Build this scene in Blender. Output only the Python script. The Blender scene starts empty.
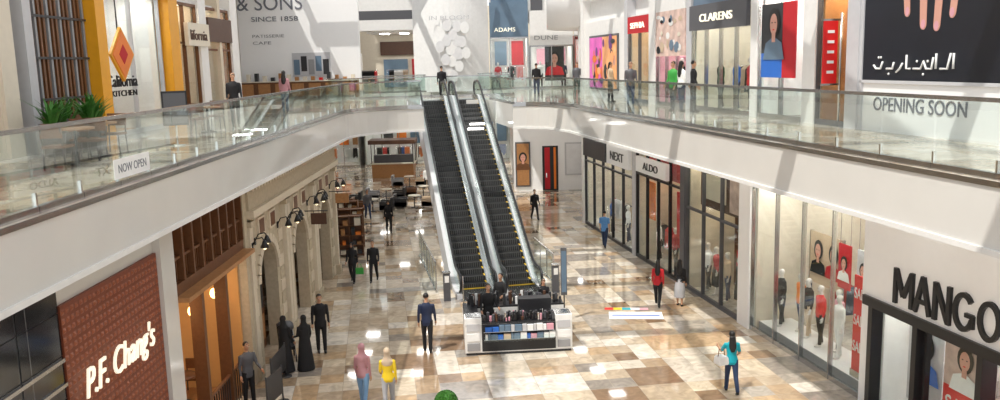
import bpy, math, random
from mathutils import Matrix, Vector
from mathutils.bvhtree import BVHTree
random.seed(7)
R = math.radians
COL = bpy.context.scene.collection
PI = math.pi

# ------------------------------------------------------------------ materials
def mat(name, col, rough=.5, metal=0., es=0., var=.08, vs=5., bump=0., ecol=None):
    m = bpy.data.materials.new(name); m.use_nodes = True
    nt = m.node_tree; N = nt.nodes; L = nt.links
    p = N['Principled BSDF']
    p.inputs['Roughness'].default_value = rough
    p.inputs['Metallic'].default_value = metal
    tc = N.new('ShaderNodeTexCoord'); no = N.new('ShaderNodeTexNoise')
    no.inputs['Scale'].default_value = vs; no.inputs['Detail'].default_value = 3
    L.new(tc.outputs['Object'], no.inputs['Vector'])
    mx = N.new('ShaderNodeMix'); mx.data_type = 'RGBA'
    mx.inputs[6].default_value = (*[min(1, v*(1-var)) for v in col], 1)
    mx.inputs[7].default_value = (*[min(1, v*(1+var)) for v in col], 1)
    L.new(no.outputs['Fac'], mx.inputs[0]); L.new(mx.outputs[2], p.inputs['Base Color'])
    if bump:
        b = N.new('ShaderNodeBump'); b.inputs['Strength'].default_value = bump
        L.new(no.outputs['Fac'], b.inputs['Height']); L.new(b.outputs[0], p.inputs['Normal'])
    if es:
        p.inputs['Emission Color'].default_value = (*(ecol or col), 1)
        p.inputs['Emission Strength'].default_value = es
    return m

def glassmat(name, tint=(.93, .97, .95), base=.05, power=4., mul=.8):
    m = bpy.data.materials.new(name); m.use_nodes = True
    nt = m.node_tree; N = nt.nodes; L = nt.links
    N.remove(N['Principled BSDF'])
    out = [n for n in N if n.type == 'OUTPUT_MATERIAL'][0]
    t = N.new('ShaderNodeBsdfTransparent'); t.inputs[0].default_value = (*tint, 1)
    g = N.new('ShaderNodeBsdfGlossy'); g.inputs['Roughness'].default_value = .02
    g.inputs['Color'].default_value = (.97, 1, .99, 1)
    lw = N.new('ShaderNodeLayerWeight'); lw.inputs[0].default_value = .5
    pw = N.new('ShaderNodeMath'); pw.operation = 'POWER'; pw.inputs[1].default_value = power
    ma = N.new('ShaderNodeMath'); ma.operation = 'MULTIPLY_ADD'
    ma.inputs[1].default_value = mul; ma.inputs[2].default_value = base; ma.use_clamp = True
    L.new(lw.outputs['Facing'], pw.inputs[0]); L.new(pw.outputs[0], ma.inputs[0])
    mx = N.new('ShaderNodeMixShader')
    L.new(ma.outputs[0], mx.inputs[0]); L.new(t.outputs[0], mx.inputs[1]); L.new(g.outputs[0], mx.inputs[2])
    L.new(mx.outputs[0], out.inputs[0])
    return m

def tilemat(name, cols, big, rot=0., rough=.12, grout=.012, groutcol=(.45, .38, .3), coat=0.):
    m = bpy.data.materials.new(name); m.use_nodes = True
    nt = m.node_tree; N = nt.nodes; L = nt.links
    p = N['Principled BSDF']
    def n(t, **k):
        x = N.new(t)
        for a, b in k.items(): setattr(x, a, b)
        return x
    tc = n('ShaderNodeTexCoord'); mp = n('ShaderNodeMapping')
    mp.inputs['Rotation'].default_value = (0, 0, rot)
    L.new(tc.outputs['Object'], mp.inputs['Vector'])
    def cell(size):
        s = n('ShaderNodeVectorMath', operation='MULTIPLY'); s.inputs[1].default_value = (1/size[0], 1/size[1], 0)
        L.new(mp.outputs[0], s.inputs[0])
        f = n('ShaderNodeVectorMath', operation='FLOOR'); L.new(s.outputs[0], f.inputs[0])
        w = n('ShaderNodeTexWhiteNoise', noise_dimensions='3D'); L.new(f.outputs[0], w.inputs['Vector'])
        fr = n('ShaderNodeVectorMath', operation='FRACTION'); L.new(s.outputs[0], fr.inputs[0])
        sx = n('ShaderNodeSeparateXYZ'); L.new(fr.outputs[0], sx.inputs[0])
        mi = n('ShaderNodeMath', operation='MINIMUM'); L.new(sx.outputs[0], mi.inputs[0]); L.new(sx.outputs[1], mi.inputs[1])
        g = n('ShaderNodeMath', operation='LESS_THAN'); L.new(mi.outputs[0], g.inputs[0]); g.inputs[1].default_value = grout/size[0]
        return w, g
    w1, g1 = cell((big, big)); w2, g2 = cell((big/2, big/2))
    sel = n('ShaderNodeSeparateColor'); L.new(w1.outputs['Color'], sel.inputs[0])
    gt = n('ShaderNodeMath', operation='GREATER_THAN'); gt.inputs[1].default_value = .35
    L.new(sel.outputs[1], gt.inputs[0])
    mv = n('ShaderNodeMix'); mv.data_type = 'FLOAT'
    L.new(gt.outputs[0], mv.inputs[0]); L.new(w1.outputs['Value'], mv.inputs[2]); L.new(w2.outputs['Value'], mv.inputs[3])
    mg = n('ShaderNodeMix'); mg.data_type = 'FLOAT'
    L.new(gt.outputs[0], mg.inputs[0]); L.new(g1.outputs[0], mg.inputs[2]); L.new(g2.outputs[0], mg.inputs[3])
    cr = n('ShaderNodeValToRGB'); cr.color_ramp.interpolation = 'CONSTANT'
    e = cr.color_ramp.elements
    while len(e) > 1: e.remove(e[0])
    e[0].position = 0; e[0].color = (*cols[0], 1)
    for i, c in enumerate(cols[1:]):
        k = e.new((i+1)/len(cols)); k.color = (*c, 1)
    L.new(mv.outputs[0], cr.inputs[0])
    no = n('ShaderNodeTexNoise'); no.inputs['Scale'].default_value = 2.5; no.inputs['Detail'].default_value = 8
    no.inputs['Distortion'].default_value = 1.5; L.new(mp.outputs[0], no.inputs['Vector'])
    mr = n('ShaderNodeMapRange'); mr.inputs[1].default_value = .3; mr.inputs[2].default_value = .7
    mr.inputs[3].default_value = .72; mr.inputs[4].default_value = 1.18; L.new(no.outputs['Fac'], mr.inputs[0])
    mu = n('ShaderNodeVectorMath', operation='SCALE'); L.new(cr.outputs[0], mu.inputs[0]); L.new(mr.outputs[0], mu.inputs['Scale'])
    mx = n('ShaderNodeMix'); mx.data_type = 'RGBA'; mx.inputs[7].default_value = (*groutcol, 1)
    L.new(mg.outputs[0], mx.inputs[0]); L.new(mu.outputs[0], mx.inputs[6])
    L.new(mx.outputs[2], p.inputs['Base Color'])
    p.inputs['Roughness'].default_value = rough
    p.inputs['IOR'].default_value = 1.65
    p.inputs['Coat Weight'].default_value = coat; p.inputs['Coat Roughness'].default_value = .02
    return m

M = {}
def dm(k, *a, **kw): M[k] = mat(k, *a, **kw)
dm('white', (.8, .79, .77), .45); dm('bwhite', (.9, .9, .9), .4, var=.02); dm('fascia', (.7, .68, .64), .08, var=.05, vs=1.2)
dm('soffit', (.75, .74, .72), .7); dm('steel', (.5, .5, .5), .22, 1.); dm('chrome', (.8, .8, .8), .1, 1.)
dm('black', (.012, .012, .014), .35); dm('rubber', (.01, .01, .012), .3); dm('dark', (.03, .03, .034), .4)
dm('stepmetal', (.025, .026, .027), .4, .3, var=.3, vs=30); dm('steprib', (.12, .12, .12), .4); dm('yellow', (.85, .55, .04), .5)
dm('cream', (.74, .67, .55), .5); dm('stone', (.5, .42, .3), .75, bump=.4, vs=9, var=.22)
dm('stone_l', (.66, .57, .44), .7, bump=.2, vs=9, var=.1)
dm('wood', (.15, .06, .022), .45, var=.3, vs=12); dm('woodl', (.4, .19, .07), .45, var=.3, vs=10)
dm('rust', (.2, .045, .016), .45, var=.25, vs=8); dm('ruststud', (.3, .085, .035), .4)
dm('gray', (.3, .3, .31), .5); dm('lgray', (.55, .55, .57), .5); dm('dgray', (.09, .09, .1), .45)
dm('red', (.7, .012, .012), .45); dm('orange', (.8, .2, .02), .45); dm('amber', (1, .55, .15), .5, es=9, ecol=(1, .55, .2))
dm('lamp', (1, .98, .95), .5, es=24, ecol=(1, .97, .92)); dm('lampw', (1, .85, .65), .5, es=18, ecol=(1, .84, .62)); dm('dlamp', (1, 1, 1), .5, es=9, ecol=(1, .98, .94))
dm('goldframe', (.8, .36, .012), .4); dm('lantern', (1, .8, .5), .5, es=2.5, ecol=(1, .8, .5))
dm('glowwall', (.5, .26, .09), .6, es=.08, ecol=(1, .5, .15)); dm('signlit', (1, .95, .8), .4, es=.7, ecol=(1, .9, .7))  # cafe walls emit faintly: warm lamp glow put into the wall material
dm('pink', (.7, .35, .42), .5); dm('teal', (.0, .36, .45), .6); dm('blue', (.02, .14, .55), .5); dm('navy', (.01, .02, .06), .6)
dm('mustard', (.85, .6, .02), .6); dm('mauve', (.5, .25, .28), .7); dm('beigecl', (.58, .45, .32), .7); dm('denim', (.2, .36, .58), .7)
dm('ddenim', (.02, .04, .1), .7); dm('skin', (.55, .3, .18), .5); dm('hair', (.01, .008, .007), .4)
dm('hairb', (.04, .02, .012), .4); dm('eyewhite', (.85, .85, .85), .3); dm('lip', (.45, .12, .11), .4)
dm('cloth_black', (.009, .009, .011), .8); dm('cloth_white', (.85, .85, .84), .8); dm('redtop', (.5, .012, .02), .7); dm('blueshirt', (.1, .28, .6), .7)
dm('grayskirt', (.4, .4, .42), .8); dm('green', (.04, .32, .05), .6); dm('leaf', (.04, .17, .015), .6, var=.5, vs=20, bump=.6)
dm('purple', (.16, .05, .22), .5); dm('screen_m', (.6, .1, .4), .4, es=.3, var=.6, vs=1.5); dm('screen_o', (.85, .34, .14), .4, es=.3, var=.5, vs=2)
dm('bluegray', (.13, .2, .28), .4, var=.2, vs=2); dm('skinposter', (.66, .34, .26), .5); dm('mannequin', (.75, .73, .7), .35)
dm('brownpanel', (.09, .04, .022), .5, var=.3); dm('pot', (.5, .46, .4), .6); dm('textgray', (.16, .17, .2), .6); dm('print', (.76, .76, .77), .6, var=.1, vs=3)
dm('artpink', (.75, .48, .42), .6, var=.6, vs=3); dm('adblack', (.012, .014, .022), .3, var=.5, vs=.6)
M['glass'] = glassmat('glass', (.96, .985, .98), .03, 5., .42); M['rail_glass'] = glassmat('rail_glass', (.92, .965, .95), .08, 3., .6)
M['ground'] = tilemat('ground', [(.66, .55, .41), (.46, .33, .21), (.54, .43, .31), (.32, .28, .24), (.76, .69, .58), (.54, .38, .23), (.62, .51, .38), (.28, .18, .11), (.78, .72, .63), (.44, .39, .33), (.7, .61, .49), (.5, .39, .27), (.6, .51, .4), (.68, .6, .5)], 1.3, R(-8), .06, .012, (.4, .34, .27), .35)
M['upper'] = tilemat('upper', [(.68, .61, .52), (.62, .54, .44), (.72, .67, .6), (.52, .43, .34)], 1.2, 0, .08)
M['shopfloor'] = tilemat('shopfloor', [(.68, .64, .58), (.62, .58, .52)], 1.0, 0, .2)
M['marble_b'] = tilemat('marble_b', [(.015, .016, .018), (.035, .035, .04)], 1.0, 0, .1, .02, (.15, .15, .15))

# ------------------------------------------------------------------ mesh builder
class MB:
    def __init__(s): s.v = []; s.f = []; s.m = []; s.sm = []; s.mats = []
    def mi(s, m):
        if m not in s.mats: s.mats.append(m)
        return s.mats.index(m)
    def add(s, vs, fs, m, smooth=False):
        o = len(s.v); s.v += [tuple(v) for v in vs]; i = s.mi(m)
        for f in fs: s.f.append([o+k for k in f]); s.m.append(i); s.sm.append(smooth)
    def box(s, x0, x1, y0, y1, z0, z1, m, T=None):
        if x0 > x1: x0, x1 = x1, x0
        if y0 > y1: y0, y1 = y1, y0
        if z0 > z1: z0, z1 = z1, z0
        v = [(x0,y0,z0),(x1,y0,z0),(x1,y1,z0),(x0,y1,z0),(x0,y0,z1),(x1,y0,z1),(x1,y1,z1),(x0,y1,z1)]
        if T is not None: v = [T @ Vector(a) for a in v]
        s.add(v, [(0,3,2,1),(4,5,6,7),(0,1,5,4),(1,2,6,5),(2,3,7,6),(3,0,4,7)], m)
    def loft(s, rings, m, smooth=True):
        n = len(rings[0]); v = [p for r in rings for p in r]; f = []
        for i in range(len(rings)-1):
            for j in range(n):
                a = i*n+j; b = i*n+(j+1) % n
                f.append((a, b, b+n, a+n))
        f.append(tuple(reversed(range(n)))); f.append(tuple(range((len(rings)-1)*n, len(rings)*n)))
        s.add(v, f, m, smooth)
    def tube(s, pts, rad, m, seg=10, flat=None):
        pts = [Vector(p) for p in pts]
        if not isinstance(rad, (list, tuple)): rad = [rad]*len(pts)
        rings = []; up = None
        for i, p in enumerate(pts):
            t = (pts[min(i+1, len(pts)-1)]-pts[max(i-1, 0)]).normalized()
            if up is None:
                up = Vector((0, 1, 0)) if abs(t.y) < .8 else Vector((1, 0, 0))
            x = up.cross(t).normalized(); up = t.cross(x).normalized()
            rings.append([p+(x*math.cos(2*PI*k/seg)+up*math.sin(2*PI*k/seg)*(flat or 1))*rad[i] for k in range(seg)])
        s.loft(rings, m)
    def cyl(s, c, r, z0, z1, m, seg=20, r2=None):
        r2 = r if r2 is None else r2
        s.loft([[Vector((c[0]+q*math.cos(2*PI*k/seg), c[1]+q*math.sin(2*PI*k/seg), z)) for k in range(seg)] for q, z in ((r, z0), (r2, z1))], m, seg > 10)
    def ell(s, c, r, m, seg=14, n=9):
        rings = []
        for i in range(n):
            a = (PI/2)*(-1+2*i/(n-1)); q = max(.02, math.cos(a)); z = math.sin(a)
            rings.append([Vector((c[0]+r[0]*q*math.cos(2*PI*k/seg), c[1]+r[1]*q*math.sin(2*PI*k/seg), c[2]+r[2]*z)) for k in range(seg)])
        s.loft(rings, m)
    def prism(s, pts, y0, y1, m):
        n = len(pts)
        v = [(p[0], y0, p[1]) for p in pts]+[(p[0], y1, p[1]) for p in pts]
        f = [tuple(range(n)), tuple(reversed(range(n, 2*n)))]
        for i in range(n):
            j = (i+1) % n; f.append((i, n+i, n+j, j))
        s.add(v, f, m)
    def disc(s, cx, cz, rx, rz, y0, y1, m, n=16): s.prism([(cx+rx*math.cos(2*PI*i/n), cz+rz*math.sin(2*PI*i/n)) for i in range(n)], y0, y1, m)
    def mesh(s, name):
        me = bpy.data.meshes.new(name); me.from_pydata(s.v, [], s.f)
        for k in s.mats: me.materials.append(M[k])
        me.polygons.foreach_set('material_index', s.m); me.polygons.foreach_set('use_smooth', s.sm)
        me.update(); return me
    def build(s, name, T=None, parent=None, bevel=0):
        o = bpy.data.objects.new(name, s.mesh(name)); COL.objects.link(o)
        if parent is not None: o.parent = parent
        if T is not None: o.matrix_local = T
        if bevel:
            b = o.modifiers.new('b', 'BEVEL'); b.width = bevel; b.segments = 2; b.limit_method = 'ANGLE'
        return o

def TR(x, y, z=0, rz=0): return Matrix.Translation((x, y, z)) @ Matrix.Rotation(rz, 4, 'Z')
ANG = math.atan2(1, -.18)
RW = TR(8.8, 21, 0, ANG)
def RS(D): return (D-21)*1.016
LW = TR(-7, 0, 0, R(-90))
def BW(x, y, z=0): return TR(x, y, z, R(180))

def text(parent, s, xl, z, width, height, m, y=.03, ext=.02, name='lettering', bold=0., slant=0.):
    cu = bpy.data.curves.new(name, 'FONT'); cu.body = s; cu.size = 1; cu.offset = bold; cu.resolution_u = 4; cu.shear = slant
    o = bpy.data.objects.new('t', cu); COL.objects.link(o)
    bpy.context.view_layer.update()
    me = bpy.data.meshes.new_from_object(o.evaluated_get(bpy.context.evaluated_depsgraph_get()))
    xs = [v.co.x for v in me.vertices]; ys = [v.co.y for v in me.vertices]
    bpy.data.objects.remove(o)
    if not xs: return
    w = max(xs)-min(xs); h = max(ys)-min(ys); x0 = min(xs); y0 = min(ys)
    nv = len(me.vertices); fs = [tuple(p.vertices) for p in me.polygons]
    P = [((v.co.x-x0)/w*width, (v.co.y-y0)/h*height) for v in me.vertices]
    b = MB()
    vs = [(xl-p[0], y, z+p[1]) for p in P]+[(xl-p[0], y+ext, z+p[1]) for p in P]
    f2 = [tuple(reversed(f)) for f in fs]+[tuple(k+nv for k in f) for f in fs]
    ec = {}
    for f in fs:
        for i in range(len(f)):
            e = (f[i], f[(i+1) % len(f)]); k = tuple(sorted(e)); ec[k] = ec.get(k, [])+[e]
    for k, e in ec.items():
        if len(e) == 1:
            a, c = e[0]; f2.append((a, c, c+nv, a+nv))
    b.add(vs, f2, m)
    return b.build(name, parent=parent)

# ------------------------------------------------------------------ structure
F2 = 6.75; SL = 1.05; SB = F2-SL
b = MB(); b.box(-24, 18, -4, 84, -.3, 0, 'ground'); b.build('floor')

def arc(cx, cy, r, a0, a1, n=10):
    return [(cx+r*math.cos(R(a0+(a1-a0)*i/n)), cy+r*math.sin(R(a0+(a1-a0)*i/n))) for i in range(n+1)]
def fx(D): return 7.0-.18*(D-12)
E0 = (-.28, 32.0)
EN = 43.3; HW = 1.95
nl = (E0[0]-.19*(37.3-32)-HW, 37.3); nl2 = (E0[0]-.19*(EN-32)-HW, EN)
nr2 = (E0[0]-.19*(EN-32)+HW, EN); nr = (E0[0]-.19*(37.3-32)+HW, 37.3)
left_path = [(-6.1, .9)]+[(-6.1, y) for y in (5, 10, 15, 20, 25, 30)]+arc(-2.9, 34.1, 3.2, 180, 90)[0:9]+[nl]
right_path = [nr]+arc(fx(37.3)-1.5, 35.8, 1.5, 90, 0, 8)[1:8]+[(fx(34.5), 34.5), (fx(28), 28), (fx(20), 20), (fx(12), 12), (fx(6), 6), (fx(.9), .9)]
void1 = left_path+[nl2, nr2]+right_path
void2 = [(-9.5, 48.5), (-9.5, 57), (.6, 57), (.6, 48.5)]
void3 = [(-20, 62), (-20, 71), (-1, 71), (-1, 62)]
def slab(name, outer, holes, z0, z1):
    cu = bpy.data.curves.new(name, 'CURVE'); cu.dimensions = '2D'; cu.fill_mode = 'BOTH'; cu.extrude = (z1-z0)/2
    for pl in [outer]+holes:
        sp = cu.splines.new('POLY'); sp.points.add(len(pl)-1); sp.use_cyclic_u = True
        for i, p in enumerate(pl): sp.points[i].co = (p[0], p[1], 0, 1)
    o = bpy.data.objects.new('t', cu); COL.objects.link(o); bpy.context.view_layer.update()
    me = bpy.data.meshes.new_from_object(o.evaluated_get(bpy.context.evaluated_depsgraph_get()))
    bpy.data.objects.remove(o)
    me.materials.clear()
    for k in ('upper', 'fascia', 'soffit'): me.materials.append(M[k])
    for p in me.polygons:
        z = p.center.z; p.material_index = 1 if abs(p.normal.z) < .5 else (0 if z > 0 else 2); p.use_smooth = False
    ob = bpy.data.objects.new(name, me); COL.objects.link(ob); ob.location.z = (z0+z1)/2
    return ob
slab('upper_floor', [(-24, -4), (18, -4), (18, 84), (-24, 84)], [void1, void2, void3], SB, F2)
def strip(bd, path, z0, z1, off, th, m):
    for (x0, y0), (x1, y1) in zip(path[:-1], path[1:]):
        d = Vector((x1-x0, y1-y0, 0)); L_ = d.length; a = math.atan2(d.y, d.x)
        bd.box(-.005, L_+.005, -off-th, -off, z0, z1, m, TR(x0, y0, 0, a))
b = MB()
for pth in (left_path, right_path):
    strip(b, pth, SB-.02, SB+.07, 0, .05, 'white'); strip(b, pth, F2-.08, F2, 0, .03, 'steel')
b.build('trim_1')

def resample(path, step):
    pts = [Vector((*p, 0)) for p in path]; out = [pts[0]]
    for a, c in zip(pts[:-1], pts[1:]):
        n = max(1, round((c-a).length/step))
        for i in range(n): out.append(a.lerp(c, (i+1)/n))
    return out
def railing(name, path, off=.12, step=1.35):
    g = MB(); P = resample(path, step); Q = []
    for i, p in enumerate(P):
        t = (P[min(i+1, len(P)-1)]-P[max(i-1, 0)]).normalized(); n = Vector((-t.y, t.x, 0)); Q.append(p+n*off)
    for a, c in zip(Q[:-1], Q[1:]):
        d = c-a; T = TR(a.x, a.y, F2, math.atan2(d.y, d.x)); L_ = d.length
        g.box(.012, L_-.012, -.008, .008, .02, 1.1, 'rail_glass', T)
        g.box(-.01, L_+.01, -.035, .035, 1.1, 1.16, 'steel', T)
        g.box(-.01, L_+.01, -.05, .05, 0.0, .1, 'steel', T)
        g.box(-.02, .02, -.025, .025, .1, .28, 'chrome', T)
    return g.build(name)
railing('glass_railing', left_path+[nl2])
railing('glass_railing', [nr2]+right_path)
railing('glass_railing', [(fx(.9), .9), (-6.1, .9)], .12)
railing('glass_railing', [(-9.5, 48.5), (-9.5, 57), (.6, 57), (.6, 48.5), (-9.5, 48.5)], .12)

b = MB(); b.box(-24.3, -24, -4, 84, 0, 14, 'white'); b.build('wall_left')
b = MB(); b.box(18, 18.3, -4, 84, 0, 14, 'white'); b.build('wall_right')
b = MB(); b.box(-24, 18, 84, 84.3, 0, 14, 'cream'); b.build('wall_back')
b = MB()
for y in range(2, 84, 6): b.box(-13, 12, y, y+.3, 15, 15.7, 'white')
for x in range(-13, 13, 6): b.box(x, x+.3, -4, 84, 15.7, 16.1, 'white')
b.build('skylight_frame')
b = MB(); b.box(-24.3, -13, -4, 84, 14, 14.3, 'white'); b.box(12, 18.3, -4, 84, 14, 14.3, 'white')
b.build('ceiling')

# ------------------------------------------------------------------ props helpers
def garments(b, x0, x1, y, z, cols, L_=.85, step=.09):
    n = int((x1-x0)/step); run = 0; c = random.choice(cols)
    for i in range(n):
        if run <= 0: c = random.choice(cols); run = random.randint(2, 5)
        run -= 1
        x = x0+i*step; l = L_*random.uniform(.8, 1.1); w = .2
        pts = [(-w*.5, 0), (-w, -.1), (-w*1.15, -l), (w*1.15, -l), (w, -.1), (w*.5, 0)]
        v = [(x, y+p[0], z+p[1]) for p in pts]+[(x+.045, y+p[0], z+p[1]) for p in pts]
        k = len(pts)
        b.add(v, [tuple(range(k)), tuple(reversed(range(k, 2*k)))]+[(a, k+a, k+(a+1) % k, (a+1) % k) for a in range(k)], c)
def rack(T, L_=1.6, cols=('cloth_black', 'red', 'white', 'beigecl'), z=1.5):
    b = MB(); b.tube([(0, 0, z), (L_, 0, z)], .015, 'chrome', 8)
    for x in (0.02, L_-.02):
        b.tube([(x, 0, z), (x, 0, .04)], .015, 'chrome', 8); b.box(x-.02, x+.02, -.25, .25, 0, .04, 'chrome')
    garments(b, .1, L_-.1, 0, z-.04, cols)
    return b.build('clothes_rack', T)
def shelf(T, w=2., h=2.2, cols=('red', 'white', 'dark', 'beigecl'), frame='white', name='display_shelf', rows=5):
    b = MB(); b.box(0, w, 0, .03, 0, h, frame)
    for x in (0, w/2, w): b.box(x-.02, x+.02, 0, .4, 0, h, frame)
    for r in range(rows+1):
        z = .08+(h-.12)*r/rows
        b.box(0, w, .0, .4, z-.015, z+.015, frame)
        if r < rows:
            x = .08
            while x < w-.3:
                ww = random.uniform(.12, .3); hh = random.uniform(.12, (h-.12)/rows-.08)
                if abs(x+ww/2-w/2) > ww/2+.03: b.box(x, x+ww, .08, .34, z+.015, z+.015+hh, random.choice(cols))
                x += ww+.04
    return b.build(name, T)
def portrait(b, cx, cz, s, y, bg=None, w=1., h=1., dress='ddenim'):
    if bg: b.box(cx-w/2, cx+w/2, y, y+.03, cz-h/2, cz+h/2, bg)
    y += .03
    b.disc(cx, cz+.1*s, .3*s, .38*s, y, y+.006, 'hair')
    b.prism([(cx-.55*s, cz-.85*s), (cx+.55*s, cz-.85*s), (cx+.42*s, cz-.42*s), (cx+.12*s, cz-.3*s), (cx-.12*s, cz-.3*s), (cx-.42*s, cz-.42*s)], y+.006, y+.01, dress)
    b.prism([(cx-.09*s, cz-.4*s), (cx+.09*s, cz-.4*s), (cx+.09*s, cz-.1*s), (cx-.09*s, cz-.1*s)], y+.01, y+.014, 'skinposter')
    b.disc(cx, cz+.06*s, .19*s, .27*s, y+.014, y+.018, 'skinposter')
    for q in (-1, 1): b.disc(cx+q*.08*s, cz+.1*s, .035*s, .018*s, y+.018, y+.02, 'hair', 8)
    b.disc(cx, cz-.08*s, .05*s, .02*s, y+.018, y+.02, 'red', 8)

# ------------------------------------------------------------------ people
MESHCACHE = {}
def person(name, x, y, z=0, yaw=0, H=1.7, legs=((8, 0), (-8, 12)), arms=((6, 8, 12), (-6, 8, 12)), top='cloth_black', bottom='cloth_black',
           style='trousers', hair='short', haircol='hair', skin='skin', shoe='black', female=False, sleeve='long', vox=.016, lean=0, key=None):
    k = H/1.75
    if key and key in MESHCACHE:
        o = bpy.data.objects.new(name, MESHCACHE[key]); COL.objects.link(o); o.matrix_world = TR(x, y, z, yaw); return o
    b = MB(); ex = MB()
    sw = .165 if female else .19
    off = lambda zz: -math.tan(R(lean))*(zz-.92)
    def ring(zz, rx, ry, dy=0, n=18): return [Vector((rx*math.cos(2*PI*i/n), dy+off(zz)+ry*math.sin(2*PI*i/n), zz)) for i in range(n)]
    hipw = .172 if female else .162; ww = .125 if female else .15
    J = []
    for sgn, (a, bn) in zip((1, -1), legs):
        a = R(a); bn = R(bn)
        hip = Vector((sgn*.09, 0, .9)); kn = hip+Vector((sgn*.005, -math.sin(a), -math.cos(a)))*.42
        an = kn+Vector((0, -math.sin(a-bn), -math.cos(a-bn)))*.41
        J.append((hip, kn, an))
    minz = min(j[2].z for j in J)-.075
    for (hip, kn, an), (a, bn) in zip(J, legs):
        tr = style == 'trousers'
        r = (.092, .084, .066, .062, .052) if tr else (.088, .074, .052, .05, .034)
        lm = bottom if style in ('trousers', 'abaya') else skin
        b.tube([hip+Vector((0, 0, .04)), hip.lerp(kn, .4), kn, kn.lerp(an, .35), an], r, lm, 12)
        fa = R(max(-35, min(20, a-bn)))
        f = Vector((0, -math.cos(fa), math.sin(fa)*.8))
        b.tube([an+Vector((0, .045, -.035)), an+Vector((0, 0, -.035)), an+f*.1+Vector((0, 0, -.042)), an+f*.17+Vector((0, 0, -.045))], (.036, .045, .042, .026), shoe, 12)
    tb = .80 if not female else .84
    b.loft([ring(tb, hipw*.93, .105), ring(.9, hipw, .118, .005), ring(1.0, hipw*.93, .11), ring(1.1, ww, .098), ring(1.22, (ww+sw*.9)/2+.008, .112, -.008),
            ring(1.32, sw*.93, .12, -.008), ring(1.40, sw*.92, .1), ring(1.445, sw*.62, .075, .005), ring(1.48, .062, .06, .008)], top)
    b.loft([ring(.78, .13, .09), ring(.86, hipw*.9, .1), ring(.93, hipw*.9, .1)], bottom)
    if style == 'abaya':
        b.loft([ring(minz+.02, .29, .25), ring(minz+.3, .25, .22), ring(.6, .215, .18), ring(.9, .19, .14), ring(1.1, .16, .12), ring(1.3, .175, .125)], bottom)
    if style == 'skirt':
        b.loft([ring(.32, .2, .17), ring(.6, .2, .165), ring(.85, .182, .13), ring(1.03, .14, .105)], bottom)
    hy = off(1.6)-.012
    b.tube([(0, off(1.44)+.01, 1.44), (0, hy+.012, 1.56)], (.058, .05), skin, 12)
    hc = Vector((0, hy, 1.64))
    b.ell(hc+Vector((0, .008, .022)), (.074, .092, .088), skin, 16, 11)
    b.ell(hc+Vector((0, -.02, -.042)), (.055, .062, .07), skin, 14, 9)
    b.ell(hc+Vector((0, -.09, -.02)), (.013, .02, .022), skin, 8, 5)
    for s_ in (1, -1): b.ell(hc+Vector((s_*.076, .005, -.005)), (.012, .02, .03), skin, 8, 5)
    if hair == 'short': b.ell(hc+Vector((0, .022, .042)), (.082, .092, .085), haircol, 16, 11)
    elif hair == 'long':
        b.ell(hc+Vector((0, .022, .04)), (.086, .095, .09), haircol, 16, 11)
        b.loft([ring(1.2, .05, .02, .12), ring(1.32, .1, .035, .105), ring(1.5, .095, .05, .07), ring(1.62, .085, .06, .05)], haircol)
    elif hair == 'hijab':
        b.ell(hc+Vector((0, .022, .03)), (.094, .104, .108), haircol, 16, 11)
        b.loft([ring(1.3, .14, .12, .0), ring(1.4, .17, .12), ring(1.47, .11, .1), ring(1.54, .085, .085, .005), ring(1.6, .085, .085, .012)], haircol)
    for s_ in (1, -1):
        ex.ell(hc+Vector((s_*.03, -.083, .0)), (.013, .006, .007), 'eyewhite', 8, 5)
        ex.ell(hc+Vector((s_*.03, -.088, .0)), (.006, .004, .006), 'hair', 8, 5)
        ex.box(s_*.03-.016, s_*.03+.016, hc.y-.088, hc.y-.078, hc.z+.017, hc.z+.022, 'hair')
    ex.ell(hc+Vector((0, -.079, -.058)), (.022, .008, .007), 'lip', 8, 5)
    for sgn, (a, o_, bn) in zip((1, -1), arms):
        a = R(a); o_ = R(o_); bn = R(bn)
        sh = Vector((sgn*(sw-.005), off(1.39), 1.395))
        d1 = Vector((sgn*math.sin(o_), -math.sin(a)*math.cos(o_), -math.cos(a)*math.cos(o_)))
        el = sh+d1*.285
        d2 = Vector((sgn*math.sin(o_)*.3, -math.sin(a+bn), -math.cos(a+bn))).normalized()
        wr = el+d2*.25
        lm = top if sleeve == 'long' else skin
        b.tube([sh+Vector((-sgn*.03, 0, .01)), sh, sh.lerp(el, .5), el+(sh-el)*.15], (.04, .058, .052, .047), top, 12)
        b.tube([sh.lerp(el, .6), el, el.lerp(wr, .4), wr], (.042, .042, .038, .03 if sleeve == 'long' else .025), lm, 12)
        side = Vector((sgn, 0, 0)); fw = d2.cross(side).normalized()
        if fw.y > 0 and abs(fw.y) > .3: fw = -fw
        pc = wr+d2*.045
        b.tube([wr-d2*.01, pc, wr+d2*.09], (.026, .036, .034), skin, 10, None)
        for i in range(4):
            q = (i-1.5)*.018; l = (.062, .075, .08, .066)[i]
            p0 = wr+d2*.085+fw*q; cu = -side*.012*(1+i*.1)
            ex.tube([p0, p0+d2*l*.5, p0+d2*l*.8+cu, p0+d2*l*.95+cu*2.3], (.0095, .009, .008, .006), skin, 6)
        p0 = wr+d2*.03+fw*.025
        ex.tube([p0, p0+fw*.022+d2*.03, p0+fw*.026+d2*.06-side*.008], (.012, .011, .008), skin, 6)
    for L_ in (b, ex): L_.v = [((v[0])*k, v[1]*k, (v[2]-minz)*k) for v in L_.v]
    src = b.mesh('tmp'); o = bpy.data.objects.new('tmp', src); COL.objects.link(o)
    rm = o.modifiers.new('r', 'REMESH'); rm.mode = 'VOXEL'; rm.voxel_size = vox
    s = o.modifiers.new('s', 'SMOOTH'); s.iterations = 3; s.factor = .5
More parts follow.
